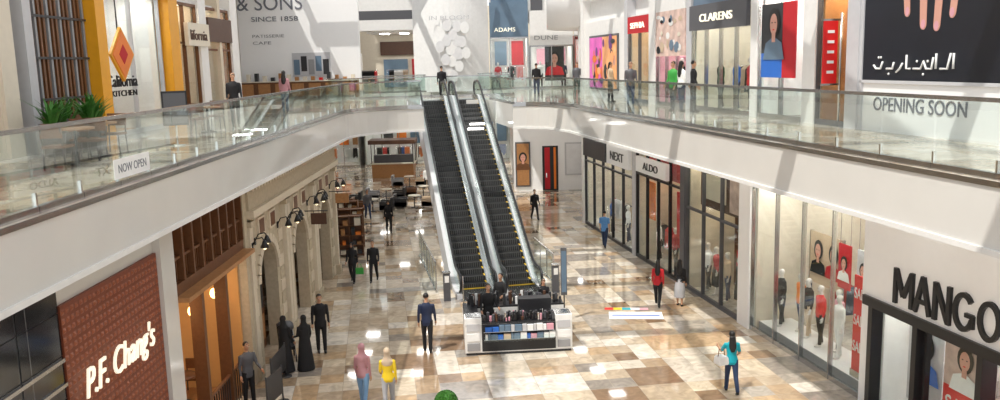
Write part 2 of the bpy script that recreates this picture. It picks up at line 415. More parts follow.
    bpy.context.view_layer.update()
    me = bpy.data.meshes.new_from_object(o.evaluated_get(bpy.context.evaluated_depsgraph_get()))
    bvh = BVHTree.FromPolygons([Vector(v) for v in b.v], b.f)
    f = MB(); f.mats = list(b.mats)
    f.v = [tuple(v.co) for v in me.vertices]
    for p in me.polygons:
        h = bvh.find_nearest(p.center)
        f.f.append(list(p.vertices)); f.m.append(b.m[h[2]] if h[2] is not None else 0); f.sm.append(True)
    bpy.data.objects.remove(o); bpy.data.meshes.remove(me); bpy.data.meshes.remove(src)
    o0 = len(f.v); f.v += ex.v
    for fa, mi in zip(ex.f, ex.m):
        f.f.append([o0+q for q in fa]); f.m.append(f.mi(ex.mats[mi])); f.sm.append(True)
    fm = f.mesh(name)
    if key: MESHCACHE[key] = fm
    o = bpy.data.objects.new(name, fm); COL.objects.link(o); o.matrix_world = TR(x, y, z, yaw)
    return o
def mannequin(x, y, z, yaw, top, bottom, style='trousers'):
    return person('mannequin', x, y, z, yaw, 1.8, ((4, 0), (-6, 4)), ((0, 12, 18), (-5, 10, 10)), top, bottom, style, 'none', skin='mannequin', shoe='mannequin', female=True, vox=.022, key=('mq', top, bottom, style))
def rmq(d, yy, z, t, bt, st='trousers'):
    p = RW @ Vector((RS(d), yy, 0)); mannequin(p.x, p.y, z, R(-80), t, bt, st)

# ------------------------------------------------------------------ shop helper
WN = [0]
def glazed(T, x0, x1, z0, z1, n, frame, doors=(), transom=None, y=0., ft=.06):
    WN[0] += 1
    b = MB(); b.box(x0, x1, y-.02, y-.005, z0+.1, z1-.05, 'glass')
    b.box(x0, x1, y-.06, y+.05, z0, z0+.14, frame); b.box(x0, x1, y-.06, y+.05, z1-.1, z1, frame)
    for i in range(n+1):
        x = x0+(x1-x0)*i/n; b.box(x-ft/2, x+ft/2, y-.07, y+.06, z0, z1, frame)
    if transom: b.box(x0, x1, y-.06, y+.05, transom-.04, transom+.04, frame)
    for d in doors: b.tube([(d, y+.1, z0+.8), (d, y+.1, z0+1.6)], .018, 'chrome', 8)
    return b.build('window_%d' % WN[0], T)
def interior(T, x0, x1, z0, z1, depth, wall='white', floor='shopfloor', lamp='lamp', back=None, nl=4, name='shop_interior'):
    b = MB(); e = .1
    b.box(x0, x1, -depth-.1, -depth, z0, z1, back or wall)
    b.box(x0, x0+e, -depth, -.1, z0, z1, wall); b.box(x1-e, x1, -depth, -.1, z0, z1, wall)
    b.box(x0, x1, -depth, -.05, z1, z1+.08, 'white'); b.box(x0+e, x1-e, -depth, -.08, z0, z0+.02, floor)
    for i in range(nl):
        x = x0+(x1-x0)*(i+.5)/nl
        for yy in (-.6, -depth*.6): b.box(x-.25, x+.25, yy-.25, yy+.25, z1-.03, z1, lamp)
    return b.build(name, T)

# ================================================================== RIGHT, GROUND
b = MB()
xa = RS(9); xe = RS(44.9)
b.box(xa, xe, -.35, .02, 4.85, SB, 'bwhite')
for d0, d1, k in ((26.05, 26.8, 'bwhite'), (19.7, 20.2, 'bwhite'), (36.6, 36.95, 'lgray'), (31.2, 31.6, 'dgray'), (44.5, 44.9, 'white')):
    b.box(RS(d0), RS(d1), -.4, .12, 0, SB, k)
b.box(xa, xe, -6.1, -6.0, 0, SB, 'white'); b.box(xe-.1, xe+.2, -9, -.0, 0, SB, 'white')
b.build('wall_right_shops', RW)
sh = MB()
sh.box(RS(9), RS(19.9), .0, .25, 2.85, SB, 'bwhite'); sh.box(RS(9), RS(19.9), .0, .32, 2.62, 2.85, 'black')
for d in (19.75, 18.15, 16.2, 13.2): sh.box(RS(d)-.08, RS(d)+.08, -.15, .2, 0, 2.62, 'black')
o = sh.build('shop_sign_fascia', RW)
# sans letters cut as clean flat shapes
lt = MB(); LH = .82; z0 = 2.96; xq = RS(18.8); yq0, yq1 = .25, .32
def P_(pts): lt.prism([(xq-px, z0+pz*LH) for px, pz in pts], yq0, yq1, 'black')
s_ = .11
def band(a, c, wd=s_): # stroke between 2 points
    (x0, y0), (x1, y1) = a, c; dx, dy = (x1-x0), (y1-y0)*LH; l = math.hypot(dx, dy); nx, ny = -dy/l*wd/2, dx/l*wd/2/LH
    P_([(x0+nx, y0+ny), (x1+nx, y1+ny), (x1-nx, y1-ny), (x0-nx, y0-ny)])
band((.06, 0), (.06, 1)); band((.62, 0), (.62, 1)); band((.08, .95), (.34, .25)); band((.6, .95), (.34, .25))
band((.74, 0), (.98, 1)); band((1.22, 0), (.98, 1)); band((.84, .32), (1.12, .32), .09)
band((1.38, 0), (1.38, 1)); band((1.8, 0), (1.8, 1)); band((1.4, .95), (1.78, .05))
def ringarc(cx, a0, a1, n=18, rx=.3):
    for i in range(n):
        t0 = R(a0+(a1-a0)*i/n); t1 = R(a0+(a1-a0)*(i+1)/n)
        P_([(cx+rx*math.cos(t0), .5+.5*math.sin(t0)), (cx+rx*math.cos(t1), .5+.5*math.sin(t1)), (cx+(rx-.1)*math.cos(t1), .5+.37*math.sin(t1)), (cx+(rx-.1)*math.cos(t0), .5+.37*math.sin(t0))])
ringarc(2.23, 40, 340); band((2.28, .45), (2.5, .45), .09); band((2.48, .15), (2.48, .48), .09)
ringarc(2.93, 0, 360, 24)
lt.build('letters', parent=o)
glazed(RW, RS(16.2), RS(19.7), 0, 2.62, 2, 'black'); glazed(RW, RS(9), RS(13.2), 0, 2.62, 3, 'black')
interior(RW, RS(9), RS(19.7), 0, 3.4, 5, 'white', nl=7)
p = MB(); p.box(RS(16.6), RS(17.85), -.4, -.36, 1.35, 2.5, 'artpink'); portrait(p, RS(17.2), 2.0, .8, -.36, None, dress='cloth_white')
p.box(RS(16.6), RS(17.85), -.4, -.36, .25, 1.35, 'red'); p.box(RS(16.6), RS(17.85), -.5, -.3, 0, .25, 'chrome')
o = p.build('sale_poster', RW); text(o, 'SALE', RS(17.75), .75, .95, .38, 'cloth_white', -.355, .01)
p = MB(); p.box(RS(14.9), RS(15.9), -.5, -.46, .2, 1.5, 'red'); p.box(RS(14.9), RS(15.9), -.6, -.36, 0, .2, 'chrome')
o = p.build('sale_poster', RW); text(o, 'SALE', RS(15.8), .9, .8, .32, 'cloth_white', -.455, .01)
p = MB(); p.box(RS(18.3), RS(19.5), -.75, -.7, .3, 2.4, 'lgray'); portrait(p, RS(18.85), 1.7, .9, -.7, None, dress='blue'); p.box(RS(18.4), RS(19.3), -.8, -.65, 0, .3, 'chrome'); p.build('model_poster', RW)
for i, (d, yy, c) in enumerate(((17.4, -2.8, ('blue', 'white', 'red')), (15.6, -1.6, ('pink', 'red', 'orange')), (14.2, -1.2, ('red', 'cloth_black', 'orange')), (18.9, -3.2, ('beigecl', 'cloth_white', 'ddenim')), (15.9, -3.3, ('orange', 'redtop', 'cloth_black')))):
    rack(RW @ TR(RS(d)-1.0, yy), 1.6, c)
shelf(RW @ TR(RS(12), -4.9), 7, 2.6, ('red', 'pink', 'white', 'orange', 'dark'))
# big glazed shop
glazed(RW, RS(20.2), RS(26.05), 0, 4.85, 4, 'steel', ft=.04)
interior(RW, RS(20.2), RS(26.05), 0, 4.85, 5, 'cream', nl=5)
b = MB(); b.box(RS(20.4), RS(25.9), -1.3, -.2, .02, .3, 'white'); b.box(RS(20.4), RS(25.9), -.2, -.18, .02, .3, 'gray'); b.build('display_platform', RW)
b = MB(); b.box(RS(20.5), RS(21.1), -.3, -.26, .5, 3.0, 'red'); b.box(RS(20.5), RS(21.1), -.34, -.22, .3, .5, 'chrome'); o = b.build('sale_banner', RW)
for zz in (2.4, 1.7, 1.0): text(o, 'SALE', RS(21.06), zz, .5, .28, 'cloth_white', -.255, .01)
b = MB()
for x in (23.9, 25.6): b.box(RS(x), RS(x)+.06, -1.8, -1.7, 0.02, 3.2, 'steel')
b.box(RS(23.9), RS(25.65), -1.75, -1.7, 1.6, 3.2, 'beigecl'); portrait(b, RS(24.3), 2.6, .8, -1.7, None, dress='redtop'); portrait(b, RS(25.1), 2.6, .8, -1.7, None, dress='cloth_black'); b.build('display_board', RW)
for i in range(3):
    b = MB(); x = RS(21.4+i*.9)
    for q in range(2): b.tube([(x+q*.5, -1.5, 4.8), (x+q*.5, -1.5, 3.2)], .008, 'steel', 6)
    b.box(x-.05, x+.55, -1.52, -1.48, 1.9, 3.2, ('cloth_white', 'lgray', 'redtop')[i]); portrait(b, x+.25, 2.6, .55, -1.5, None, dress=('ddenim', 'orange', 'cloth_white')[i]); b.build('hanging_poster', RW)
for d, yy, t, bt in ((21.4, -.7, 'cloth_white', 'denim'), (21.85, -.95, 'beigecl', 'ddenim'), (22.3, -.65, 'cloth_white', 'cloth_white'), (22.8, -.95, 'pink', 'ddenim'), (23.3, -.7, 'red', 'cloth_black'), (24.1, -.8, 'cloth_black', 'beigecl'), (24.7, -.9, 'orange', 'ddenim'), (25.3, -.6, 'cloth_black', 'cloth_black')): rmq(d, yy, .3, t, bt)
for d, c in ((20.6, ('beigecl', 'white', 'red')), (22.6, ('denim', 'red', 'cloth_black')), (24.3, ('redtop', 'ddenim'))): rack(RW @ TR(RS(d), -2.8), 1.6, c)
shelf(RW @ TR(RS(20.5), -4.95), 5, 3.4, ('red', 'beigecl', 'red', 'ddenim', 'dark', 'blue'), rows=6)
# shop with window styling
glazed(RW, RS(26.8), RS(31.2), 0, 4.85, 3, 'dgray', transom=3.1)
interior(RW, RS(26.8), RS(31.2), 0, 4.85, 5, 'cream', lamp='lampw', nl=4)
for d, t, bt, st in ((27.4, 'orange', 'cloth_black', 'trousers'), (28.1, 'cloth_black', 'cloth_black', 'skirt'), (29.0, 'beigecl', 'ddenim', 'trousers'), (29.9, 'redtop', 'cloth_black', 'skirt'), (30.6, 'cloth_white', 'cloth_black', 'trousers')): rmq(d, -.6, .02, t, bt, st)
shelf(RW @ TR(RS(27.0), -2.2), 4, 3.2, ('orange', 'red', 'dark', 'cream', 'wood', 'white'), 'wood', rows=6)
b = MB(); b.box(RS(27.0), RS(31.0), -.5, -.45, 3.2, 4.7, 'brownpanel'); b.box(RS(27.3), RS(28.6), -.45, -.43, 3.3, 4.6, 'artpink'); b.box(RS(28.9), RS(30.6), -.45, -.43, 3.5, 4.4, 'cream'); b.build('shop_header_panel', RW)
# mid shop
glazed(RW, RS(31.6), RS(36.6), 0, 4.85, 4, 'black', transom=3.7, doors=(RS(34),))
interior(RW, RS(31.6), RS(36.6), 0, 4.85, 5, 'cream', lamp='lampw', nl=3)
b = MB(); b.box(RS(32.8), RS(36.2), .06, .22, 3.85, 4.5, 'bwhite'); o = b.build('shop_sign', RW); text(o, 'ALDO', RS(35.3), 4.02, 1.7, .3, 'dark', .22, .03)
b = MB(); b.box(RS(31.8), RS(36.4), -.35, -.3, 3.75, 4.75, 'red'); b.box(RS(32.0), RS(32.9), -.35, -.3, 1.6, 3.4, 'red'); b.box(RS(35.3), RS(36.1), -.35, -.3, 1.8, 3.4, 'orange'); b.build('window_display_panel', RW)
shelf(RW @ TR(RS(32), -2.2), 4.2, 3., ('red', 'orange', 'dark', 'white', 'redtop'), 'dark')
rack(RW @ TR(RS(32.2), -1.0), 1.7, ('cloth_black', 'redtop', 'ddenim')); rack(RW @ TR(RS(34.7), -1.0), 1.5, ('red', 'cloth_black'))
for d, t, bt in ((32.6, 'cloth_black', 'ddenim'), (33.6, 'redtop', 'cloth_black'), (35.4, 'cloth_white', 'cloth_black')): rmq(d, -.55, .02, t, bt)
# far shop
glazed(RW, RS(36.95), RS(44.5), 0, 4.85, 5, 'dark', transom=3.4, doors=(RS(40.5),), ft=.05)
interior(RW, RS(36.95), RS(44.5), 0, 4.85, 5, 'cream', lamp='lamp', nl=4)
b = MB(); b.box(RS(37.1), RS(40.2), .08, .24, 3.75, 4.65, 'bwhite'); o = b.build('shop_sign', RW); text(o, 'NEXT', RS(39.6), 4.0, 1.9, .38, 'dark', .24, .03)
b = MB(); b.box(RS(40.6), RS(44.3), .06, .2, 3.7, 4.6, 'dark'); b.build('shop_sign', RW)
for d, c in ((38, ('red', 'white', 'ddenim')), (40.5, ('cloth_black', 'beigecl')), (42.6, ('blue', 'white', 'redtop'))): rack(RW @ TR(RS(d)-.7, -1.2), 1.7, c)
shelf(RW @ TR(RS(37.3), -3.5), 6.5, 2.8, ('red', 'white', 'dark', 'beigecl', 'pink'), 'woodl')
for d, t, bt in ((37.6, 'redtop', 'ddenim'), (39.2, 'cloth_white', 'ddenim'), (41.6, 'blue', 'cloth_black')): rmq(d, -.5, .02, t, bt)
# downlights in the soffit over the shop fronts
b = MB()
for i in range(12):
    x = RS(12+i*2.9); b.box(x-.3, x+.3, 1.1, 1.7, SB-.03, SB, 'dlamp')
b.build('soffit_downlights', RW)

# ================================================================== RIGHT, UPPER
b = MB()
b.box(RS(9), RS(44.9), -.5, -.3, F2+3.6, 14, 'white'); b.box(RS(9), RS(44.9), -5.1, -5, F2, 14, 'cream')
for d0, d1, k in ((20.8, 21.3, 'lgray'), (22.7, 23.3, 'white'), (25.9, 26.3, 'white'), (30.8, 31.2, 'lgray'), (34.3, 35.0, 'white'), (37.6, 38.0, 'lgray'), (44.4, 44.9, 'white')):
    b.box(RS(d0), RS(d1), -.5, .1, F2, 14, k)
b.box(RS(9), RS(44.9), -.0, .12, F2+4.8, F2+5.4, 'white')
b.build('wall_right_upper', RW)
b = MB(); b.box(RS(9), RS(20.8), -.3, .0, F2, 12.5, 'bwhite')
b.box(RS(9), RS(20.75), .0, .03, 7.95, 12.5, 'adblack'); b.box(RS(9), RS(20.8), .0, .06, 7.88, 7.95, 'lgray'); b.box(RS(20.7), RS(20.8), .0, .06, F2, 12.5, 'lgray')
def fingerpoly(cx, zt, zb, w, ln):
    p = [(cx-w, zt), (cx-w*.8, zb+w)]
    for i in range(9):
        a = PI+PI*i/8; p.append((cx+w*.8*math.cos(a), zb+w+w*math.sin(a)))
    p += [(cx+w*.8, zb+w), (cx+w, zt)]; return [(q[0]+(zt-q[1])*ln, q[1]) for q in p]
for cx, zb, w, ln in ((RS(19.3), 9.35, .12, -.1), (RS(18.7), 9.05, .13, -.05), (RS(18.1), 9.0, .13, .05), (RS(17.55), 9.25, .12, .12)):
    b.prism(fingerpoly(cx, 10.9, zb, w, ln), .03, .04, 'skinposter')
    cc = cx+(10.9-zb)*ln; b.disc(cc, zb+.12, w*.5, .1, .04, .046, 'pink', 12)
b.prism([(RS(17.2), 12), (RS(19.6), 12), (RS(19.45), 10.5), (RS(17.3), 10.5)], .03, .042, 'skinposter')
o = b.build('opening_soon_hoarding', RW)
text(o, 'OPENING SOON', RS(20.25), 7.24, 3.1, .32, 'textgray', .0, .02, 'lettering', .0)
ar = MB()
def stroke(pts, w=.024): ar.tube([(RS(20.25)-x_*.88, .05, 8.22+z_*.8) for x_, z_ in pts], w, 'cloth_white', 6)
stroke([(0, .1), (.1, 0), (.3, 0), (.38, .2)]); stroke([(.55, 0), (.8, 0), (.85, .18)]); stroke([(.95, -.1), (1.1, 0), (1.2, .15)])
stroke([(1.35, .38), (1.35, 0), (1.5, 0)]); stroke([(1.62, 0), (1.9, 0), (2.0, .2), (2.1, 0), (2.3, 0), (2.35, .3)]); stroke([(2.45, .4), (2.45, 0)]); stroke([(2.6, 0), (2.85, 0), (2.95, .4)]); stroke([(3.05, .4), (3.05, 0)])
for x_, z_ in ((.2, .32), (.3, .32), (.65, -.15), (1.75, .2), (2.0, -.15), (2.15, .2)): ar.ell((RS(20.25)-x_*.88, .05, 8.22+z_*.8), (.03, .02, .03), 'cloth_white', 8, 5)
ar.build('script_lettering', parent=o)
b = MB(); fd = 21.65
b.box(RS(fd), RS(fd+.05), .12, .5, 7.85, 9.4, 'red'); b.box(RS(fd), RS(fd+.05), .0, .55, 9.4, 9.45, 'steel'); b.box(RS(fd), RS(fd+.05), .0, .55, 7.8, 7.85, 'steel')
for i in range(5): b.box(RS(fd-.015), RS(fd), .22, .4, 8.1+i*.25, 8.17+i*.25, 'cloth_white')
b.tube([(RS(fd+.02), .02, 6.75), (RS(fd+.02), .02, 9.6)], .03, 'steel', 8); b.build('red_banner', RW)
def shopu(d0, d1, n, frame, wall, lamp='lamp', transom=None, zt=3.6):
    glazed(RW, RS(d0), RS(d1), F2, F2+zt, n, frame, transom=transom)
    interior(RW, RS(d0), RS(d1), F2, F2+zt, 4.8, wall, lamp=lamp, nl=3)
shopu(21.3, 22.7, 1, 'dgray', 'woodl', 'lampw'); shopu(23.3, 25.9, 2, 'steel', 'white'); shopu(26.3, 30.8, 4, 'steel', 'cream')
shopu(31.2, 34.3, 3, 'steel', 'pink'); shopu(35.0, 37.6, 2, 'dgray', 'beigecl', 'lampw')
b = MB(); b.box(RS(26.4), RS(30.7), .06, .2, F2+2.75, F2+3.6, 'dgray'); o = b.build('shop_sign', RW); text(o, 'CLARENS', RS(29.8), F2+3.02, 2.5, .26, 'signlit', .2, .03)
b = MB(); b.box(RS(26.4), RS(30.7), .0, .05, F2+3.6, F2+4.8, 'bluegray'); b.box(RS(26.6), RS(28.4), .05, .06, F2+3.75, F2+4.7, 'cloth_white'); b.build('header_advert', RW)
b = MB(); b.box(RS(23.7), RS(25.6), .06, .1, F2+1.2, F2+3.3, 'redtop'); b.box(RS(24.4), RS(25.6), .1, .105, F2+1.9, F2+3.3, 'dark'); b.box(RS(24.4), RS(25.6), .1, .105, F2+1.2, F2+1.9, 'blue')
portrait(b, RS(24.85), F2+2.65, 1.1, .09, None, dress='bluegray'); b.build('portrait_poster', RW)
b = MB(); b.box(RS(31.3), RS(34.2), .06, .1, F2+1.9, F2+3.6, 'artpink')
for i in range(26): b.disc(RS(random.uniform(31.6, 33.9)), F2+random.uniform(2.1, 3.4), random.uniform(.08, .25), random.uniform(.06, .22), .1+i*.001, .105+i*.001, random.choice(['redtop', 'bluegray', 'white', 'beigecl', 'cream', 'wood', 'cloth_black']), 7)
b.box(RS(31.3), RS(34.2), .04, .1, F2+3.6, F2+4.8, 'white')
b.build('art_poster', RW)
b = MB(); b.box(RS(35), RS(37.5), .06, .12, F2+2.9, F2+3.6, 'redtop'); o = b.build('shop_sign', RW); text(o, 'SEPHIA', RS(37.1), F2+3.1, 1.7, .24, 'signlit', .12, .03)
b = MB(); b.box(RS(38), RS(44.4), -.5, .0, F2, F2+3.7, 'white'); b.box(RS(39), RS(43.4), .0, .08, F2+.4, F2+3.0, 'dgray'); b.box(RS(39.1), RS(41.2), .08, .1, F2+.5, F2+2.9, 'screen_o'); b.box(RS(41.2), RS(43.3), .08, .1, F2+.5, F2+2.9, 'screen_m')
for i in range(30): b.disc(RS(random.uniform(39.4, 43.0)), F2+random.uniform(.8, 2.7), random.uniform(.06, .35), random.uniform(.1, .4), .1+i*.001, .105+i*.001, random.choice(['skinposter', 'purple', 'hair', 'orange', 'screen_o', 'purple', 'dark']), 8)
b.build('advert_screen', RW)
for d, c in ((27.5, ('white', 'cloth_black', 'blue')), (29.3, ('cloth_black', 'beigecl', 'red')), (32.5, ('red', 'pink', 'blue')), (24.2, ('denim', 'blue', 'redtop')), (36, ('cream', 'dark'))):
    rack(RW @ TR(RS(d)-.6, -1.5, F2+.02), 1.4, c)
for d, t, bt in ((26.7, 'cloth_black', 'ddenim'), (27.6, 'redtop', 'cloth_black'), (28.6, 'blue', 'ddenim'), (29.8, 'cloth_black', 'cloth_black'), (31.8, 'pink', 'cloth_black'), (33.2, 'cloth_black', 'ddenim'), (35.8, 'beigecl', 'ddenim'), (24, 'cloth_white', 'denim')): rmq(d, -.6, F2+.02, t, bt)

# ================================================================== LEFT, GROUND
b = MB(); b.box(-12.9, -5, -.3, 0, 0, SB, 'dark')
for z in (.0, .7, 1.4, 2.1, 2.8, 3.5, 4.2, 4.9):
    for x in (-12.9, -11.7, -10.5, -9.3, -8.1, -6.9): b.box(x+.01, x+1.17, 0, .03, z+.01, min(SB, z+.69), 'marble_b')
b.box(-12.85, -11.4, .03, .06, .2, 3.0, 'dgray'); b.box(-12.8, -11.5, .06, .07, .3, 2.9, 'goldframe')
b.box(-12.7, -11.6, .07, .075, .4, 2.8, 'black')
for z in (3.3, 3.7, 4.1): b.box(-12.9, -5, .03, .06, z, z+.06, 'goldframe' if z == 3.3 else 'steel')
b.build('wall_left_tiled', LW)
b = MB(); b.box(-16.7, -12.9, -.3, .06, 0, 5.0, 'rust'); b.box(-16.7, -12.9, -.3, .0, 5.0, SB, 'fascia')
for i in range(25):
    for j in range(33):
        x = -16.63+i*.153; z = .08+j*.15
        b.add([(x-.045, .06, z-.045), (x+.045, .06, z-.045), (x+.045, .06, z+.045), (x-.045, .06, z+.045), (x, .09, z)], [(0, 4, 1), (1, 4, 2), (2, 4, 3), (3, 4, 0)], 'ruststud')
o = b.build('restaurant_panel', LW)
text(o, "P.F. Chang's", -13.3, 3.15, 2.8, .66, 'signlit', .12, .04, 'letters', -.004, .25)
b = MB(); b.box(-17.4, -16.7, -.4, .15, 0, SB, 'fascia'); b.build('column', LW)
C0, C1 = -22.3, -17.4
b = MB(); b.box(-22.6, -22.3, -.3, .15, 0, SB, 'stone'); b.box(C0, C1, -.3, .1, 3.85, 4.1, 'wood'); b.box(C0, C1, -.3, .1, 5.4, SB, 'wood'); b.box(C0, C1, -.3, .4, 3.75, 3.85, 'woodl')
b.box(C0, C1, -.25, -.2, 4.1, 5.4, 'woodl')
for i in range(9):
    x = C0+(C1-C0)*i/8; b.box(x-.05, x+.05, -.2, .12, 4.1, 5.4, 'wood')
for i in range(40):
    x = C0+.1+(C1-C0-.2)*i/39; b.box(x-.02, x+.02, -.2, .0, 4.1, 4.6, 'wood')
b.box(C0, C1, -.22, .06, 4.6, 4.66, 'wood')
for x in (-20.7, -19.0): b.box(x-.08, x+.08, -.2, .1, 0, 3.75, 'wood')
b.box(C0, C1, -.02, .06, .9, .96, 'wood')
for i in range(30): x = C0+.1+(C1-C0-.2)*i/29; b.box(x-.015, x+.015, .0, .03, 0, .9, 'dark')
b.build('cafe_front', LW)
interior(LW, C0, C1, 0, 3.75, 5, 'glowwall', 'woodl', 'lampw', nl=2, name='cafe_interior')
b = MB()
for x, y_ in ((-21.5, -.5), (-19.9, -.5), (-18.3, -.5), (-20.8, -2.2), (-19.1, -2.2)):
    b.tube([(x, y_, 3.75), (x, y_, 3.0)], .01, 'black', 6); b.ell((x, y_, 2.85), (.12, .12, .14), 'amber', 12, 7)
b.build('pendant_lamps', LW)
def table(T, top='wood'):
    b = MB(); b.cyl((0, 0), .38, .72, .76, top); b.cyl((0, 0), .035, .03, .72, 'dark', 10); b.cyl((0, 0), .22, 0, .03, 'dark'); return b.build('cafe_table', T)
def chair(T, m='wood'):
    b = MB(); b.box(-.22, .22, -.22, .22, .42, .47, m)
    for x in (-.19, .19):
        for y_ in (-.19, .19): b.tube([(x*1.1, y_*1.1, 0), (x, y_, .43)], .018, 'dark', 6)
        b.tube([(x, .2, .45), (x, .26, .9)], .018, 'dark', 6)
    b.box(-.21, .21, .21, .25, .62, .9, m); return b.build('cafe_chair', T)
for x, y_ in ((-18.8, -1.4), (-21.1, -1.4)):
    table(LW @ TR(x, y_, .02)); chair(LW @ TR(x+.7, y_, .02, R(-90))); chair(LW @ TR(x-.7, y_, .02, R(90)))
b = MB(); b.box(-22.1, -17.8, -4.6, -4.0, .02, 1.1, 'wood'); b.box(-22.15, -17.7, -4.65, -3.9, 1.1, 1.16, 'cream'); b.build('bar_counter', LW)
b = MB()
bays = [(-35.0, -30.9), (-30.9, -26.8), (-26.8, -22.6)]
for x0, x1 in bays:
    c = (x0+x1)/2; hw = 1.0; zs = 2.5
    ar_ = [(c+hw*math.cos(PI*i/12), zs+hw*math.sin(PI*i/12)) for i in range(13)]
    b.prism([(x0, 0), (x0, SB), (x1, SB), (x1, 0), (c+hw, 0)]+ar_+[(c-hw, 0)], -.35, .05, 'stone')
    for i in range(13):
        a = PI*(i+.5)/13
        T = Matrix.Translation((c+(hw+.13)*math.cos(a), .07, zs+(hw+.13)*math.sin(a))) @ Matrix.Rotation(-a, 4, 'Y')
        b.box(-.12, .12, -.03, .05, -.12, .12, 'stone_l', T)
    for xx in (x0+.02, x1-.3): b.box(xx, xx+.28, .05, .2, 0, 4.5, 'stone_l'); b.box(xx-.05, xx+.33, .05, .26, 0, .4, 'stone'); b.box(xx-.05, xx+.33, .05, .27, 4.35, 4.5, 'stone')
    for s_ in (-1, 1):
        b.box(c+s_*.6-.32, c+s_*.6+.32, .05, .12, 3.85, 4.4, 'stone_l'); b.box(c+s_*.6-.24, c+s_*.6+.24, .12, .13, 3.92, 4.33, 'wood')
    for i in range(9):
        for xa_, xb_ in ((x0+.3, c-hw-.28), (c+hw+.28, x1-.3)):
            b.box(xa_+.02, xb_-.02, .05, .075, .05+i*.4, .42+i*.4, 'stone' if i % 2 else 'stone_l')
b.box(-35.0, -22.6, .05, .35, 4.6, 4.8, 'stone_l'); b.box(-35.0, -22.6, .05, .22, 4.8, 5.5, 'stone'); b.box(-35, -22.6, .05, .42, 5.5, SB, 'stone_l')
for i in range(41): x = -34.9+i*.3; b.box(x, x+.14, .22, .32, 5.3, 5.5, 'stone_l')
b.build('arched_stone_facade', LW)
n_ = 0
for x0, x1 in bays:
    c = (x0+x1)/2; n_ += 1
    d = MB(); d.box(c-1, c+1, -.5, -.45, 0, 3.6, 'wood'); d.box(c-.02, c+.02, -.45, -.42, 0, 3.5, 'dark')
    for s_ in (-1, 1):
        for z in (.3, 1.3): d.box(c+s_*.5-.35, c+s_*.5+.35, -.45, -.42, z, z+.8, 'woodl' if z < 1 else 'dark')
        d.box(c+s_*.1-.02, c+s_*.1+.02, -.42, -.36, 1.0, 1.3, 'goldframe')
    d.build('door_%d' % n_, LW)
    for xx in (x0+.16, c-1.25, c+1.25, x1-.16):
        y0 = .2 if abs(xx-c) > 1.5 else .08
        l = MB(); l.tube([(xx, y0, 3.8), (xx, y0+.1, 4.0), (xx, y0+.28, 4.04), (xx, y0+.34, 3.96)], .018, 'black', 6)
        l.cyl((xx, y0+.34), .12, 3.76, 3.96, 'black', 14, .04); l.ell((xx, y0+.34, 3.76), (.05, .05, .06), 'lantern', 10, 6)
        l.box(xx-.05, xx+.05, y0-.01, y0+.02, 3.7, 3.9, 'black'); l.build('wall_sconce', LW)
for d_, lb in ((34.2, 'woodl'), (29.6, 'brownpanel')):
    l = MB(); l.box(-d_-.02, -d_+.02, .3, .85, 3.1, 3.5, lb); l.tube([(-d_, .05, 3.58), (-d_, .9, 3.58)], .018, 'black', 6)
    for q in (.4, .75): l.tube([(-d_, q, 3.58), (-d_, q, 3.5)], .01, 'black', 6)
    l.build('hanging_blade_sign', LW)
b = MB(); b.box(-24, -7, 35.0, 35.3, 0, SB, 'stone'); b.build('wall_court', None)

# ================================================================== LEFT, UPPER
LU = TR(-11, 0, 0, R(-90))
b = MB()
b.box(-36.5, -9, -.6, -.3, F2+4.2, 14, 'cream'); b.box(-36.5, -9, -5.6, -5.5, F2, 14, 'cream')
for d0, d1, k in ((18.9, 19.5, 'cream'), (20.0, 20.35, 'lgray'), (31.8, 32.6, 'white'), (35.6, 36.5, 'white'), (14.2, 15, 'white'), (34, 34.3, 'stone_l')):
    b.box(-d1, -d0, -.6, .15, F2, 14, k)
for d0, d1 in ((23.2, 23.75), (28.4, 29.2)): b.box(-d1, -d0, -.5, .35, F2, F2+5.2, 'goldframe')
b.box(-28.4, -23.75, -.5, .35, F2+4.4, F2+5.2, 'goldframe')
b.build('wall_left_upper', LU)
b = MB(); b.box(-23.2, -20.35, -.2, -.1, F2, F2+4.6, 'brownpanel')
for i in range(15):
    x = -23.15+i*.2; b.box(x, x+.09, -.1, .05, F2+.8, F2+4.6, 'wood' if i % 3 else 'gray')
for z in (1.2, 2.2, 3.2): b.box(-23.2, -20.35, -.05, .08, F2+z, F2+z+.06, 'dark')
b.box(-23.2, -20.35, -.1, .1, F2, F2+.8, 'wood'); b.build('slatted_screen', LU)
interior(LU, -28.3, -23.9, F2, F2+4.2, 5, 'white', 'woodl', 'lamp', nl=3, name='restaurant_interior')
glazed(LU, -28.3, -23.9, F2, F2+4.2, 2, 'lgray')
s = MB(); T = Matrix.Translation((-25.0, .12, F2+2.35)) @ Matrix.Rotation(R(45), 4, 'Y'); s.box(-.55, .55, 0, .08, -.55, .55, 'goldframe', T); s.box(-.48, .48, .08, .1, -.48, .48, 'orange', T); s.box(-.2, .2, .1, .11, -.2, .2, 'redtop', T)
s.tube([(-25.0, .1, F2+2.9), (-25.0, .1, F2+4.2)], .02, 'dark', 6)
o = s.build('diamond_sign', LU)
text(o, 'California', -24.1, F2+1.42, 2.0, .34, 'cloth_black', .07, .03); text(o, 'KITCHEN', -24.3, F2+1.15, 1.7, .17, 'cloth_black', .07, .03)
b = MB(); b.box(-27.9, -24.2, -2.4, -1.9, F2+.02, F2+1.1, 'woodl'); b.box(-28, -24.1, -2.5, -1.8, F2+1.1, F2+1.15, 'dark'); b.box(-27.5, -24.5, -4.85, -4.8, F2+1.6, F2+3.2, 'dgray'); b.box(-27.3, -26, -4.8, -4.78, F2+1.8, F2+3.0, 'cloth_white'); b.build('bar_counter', LU)
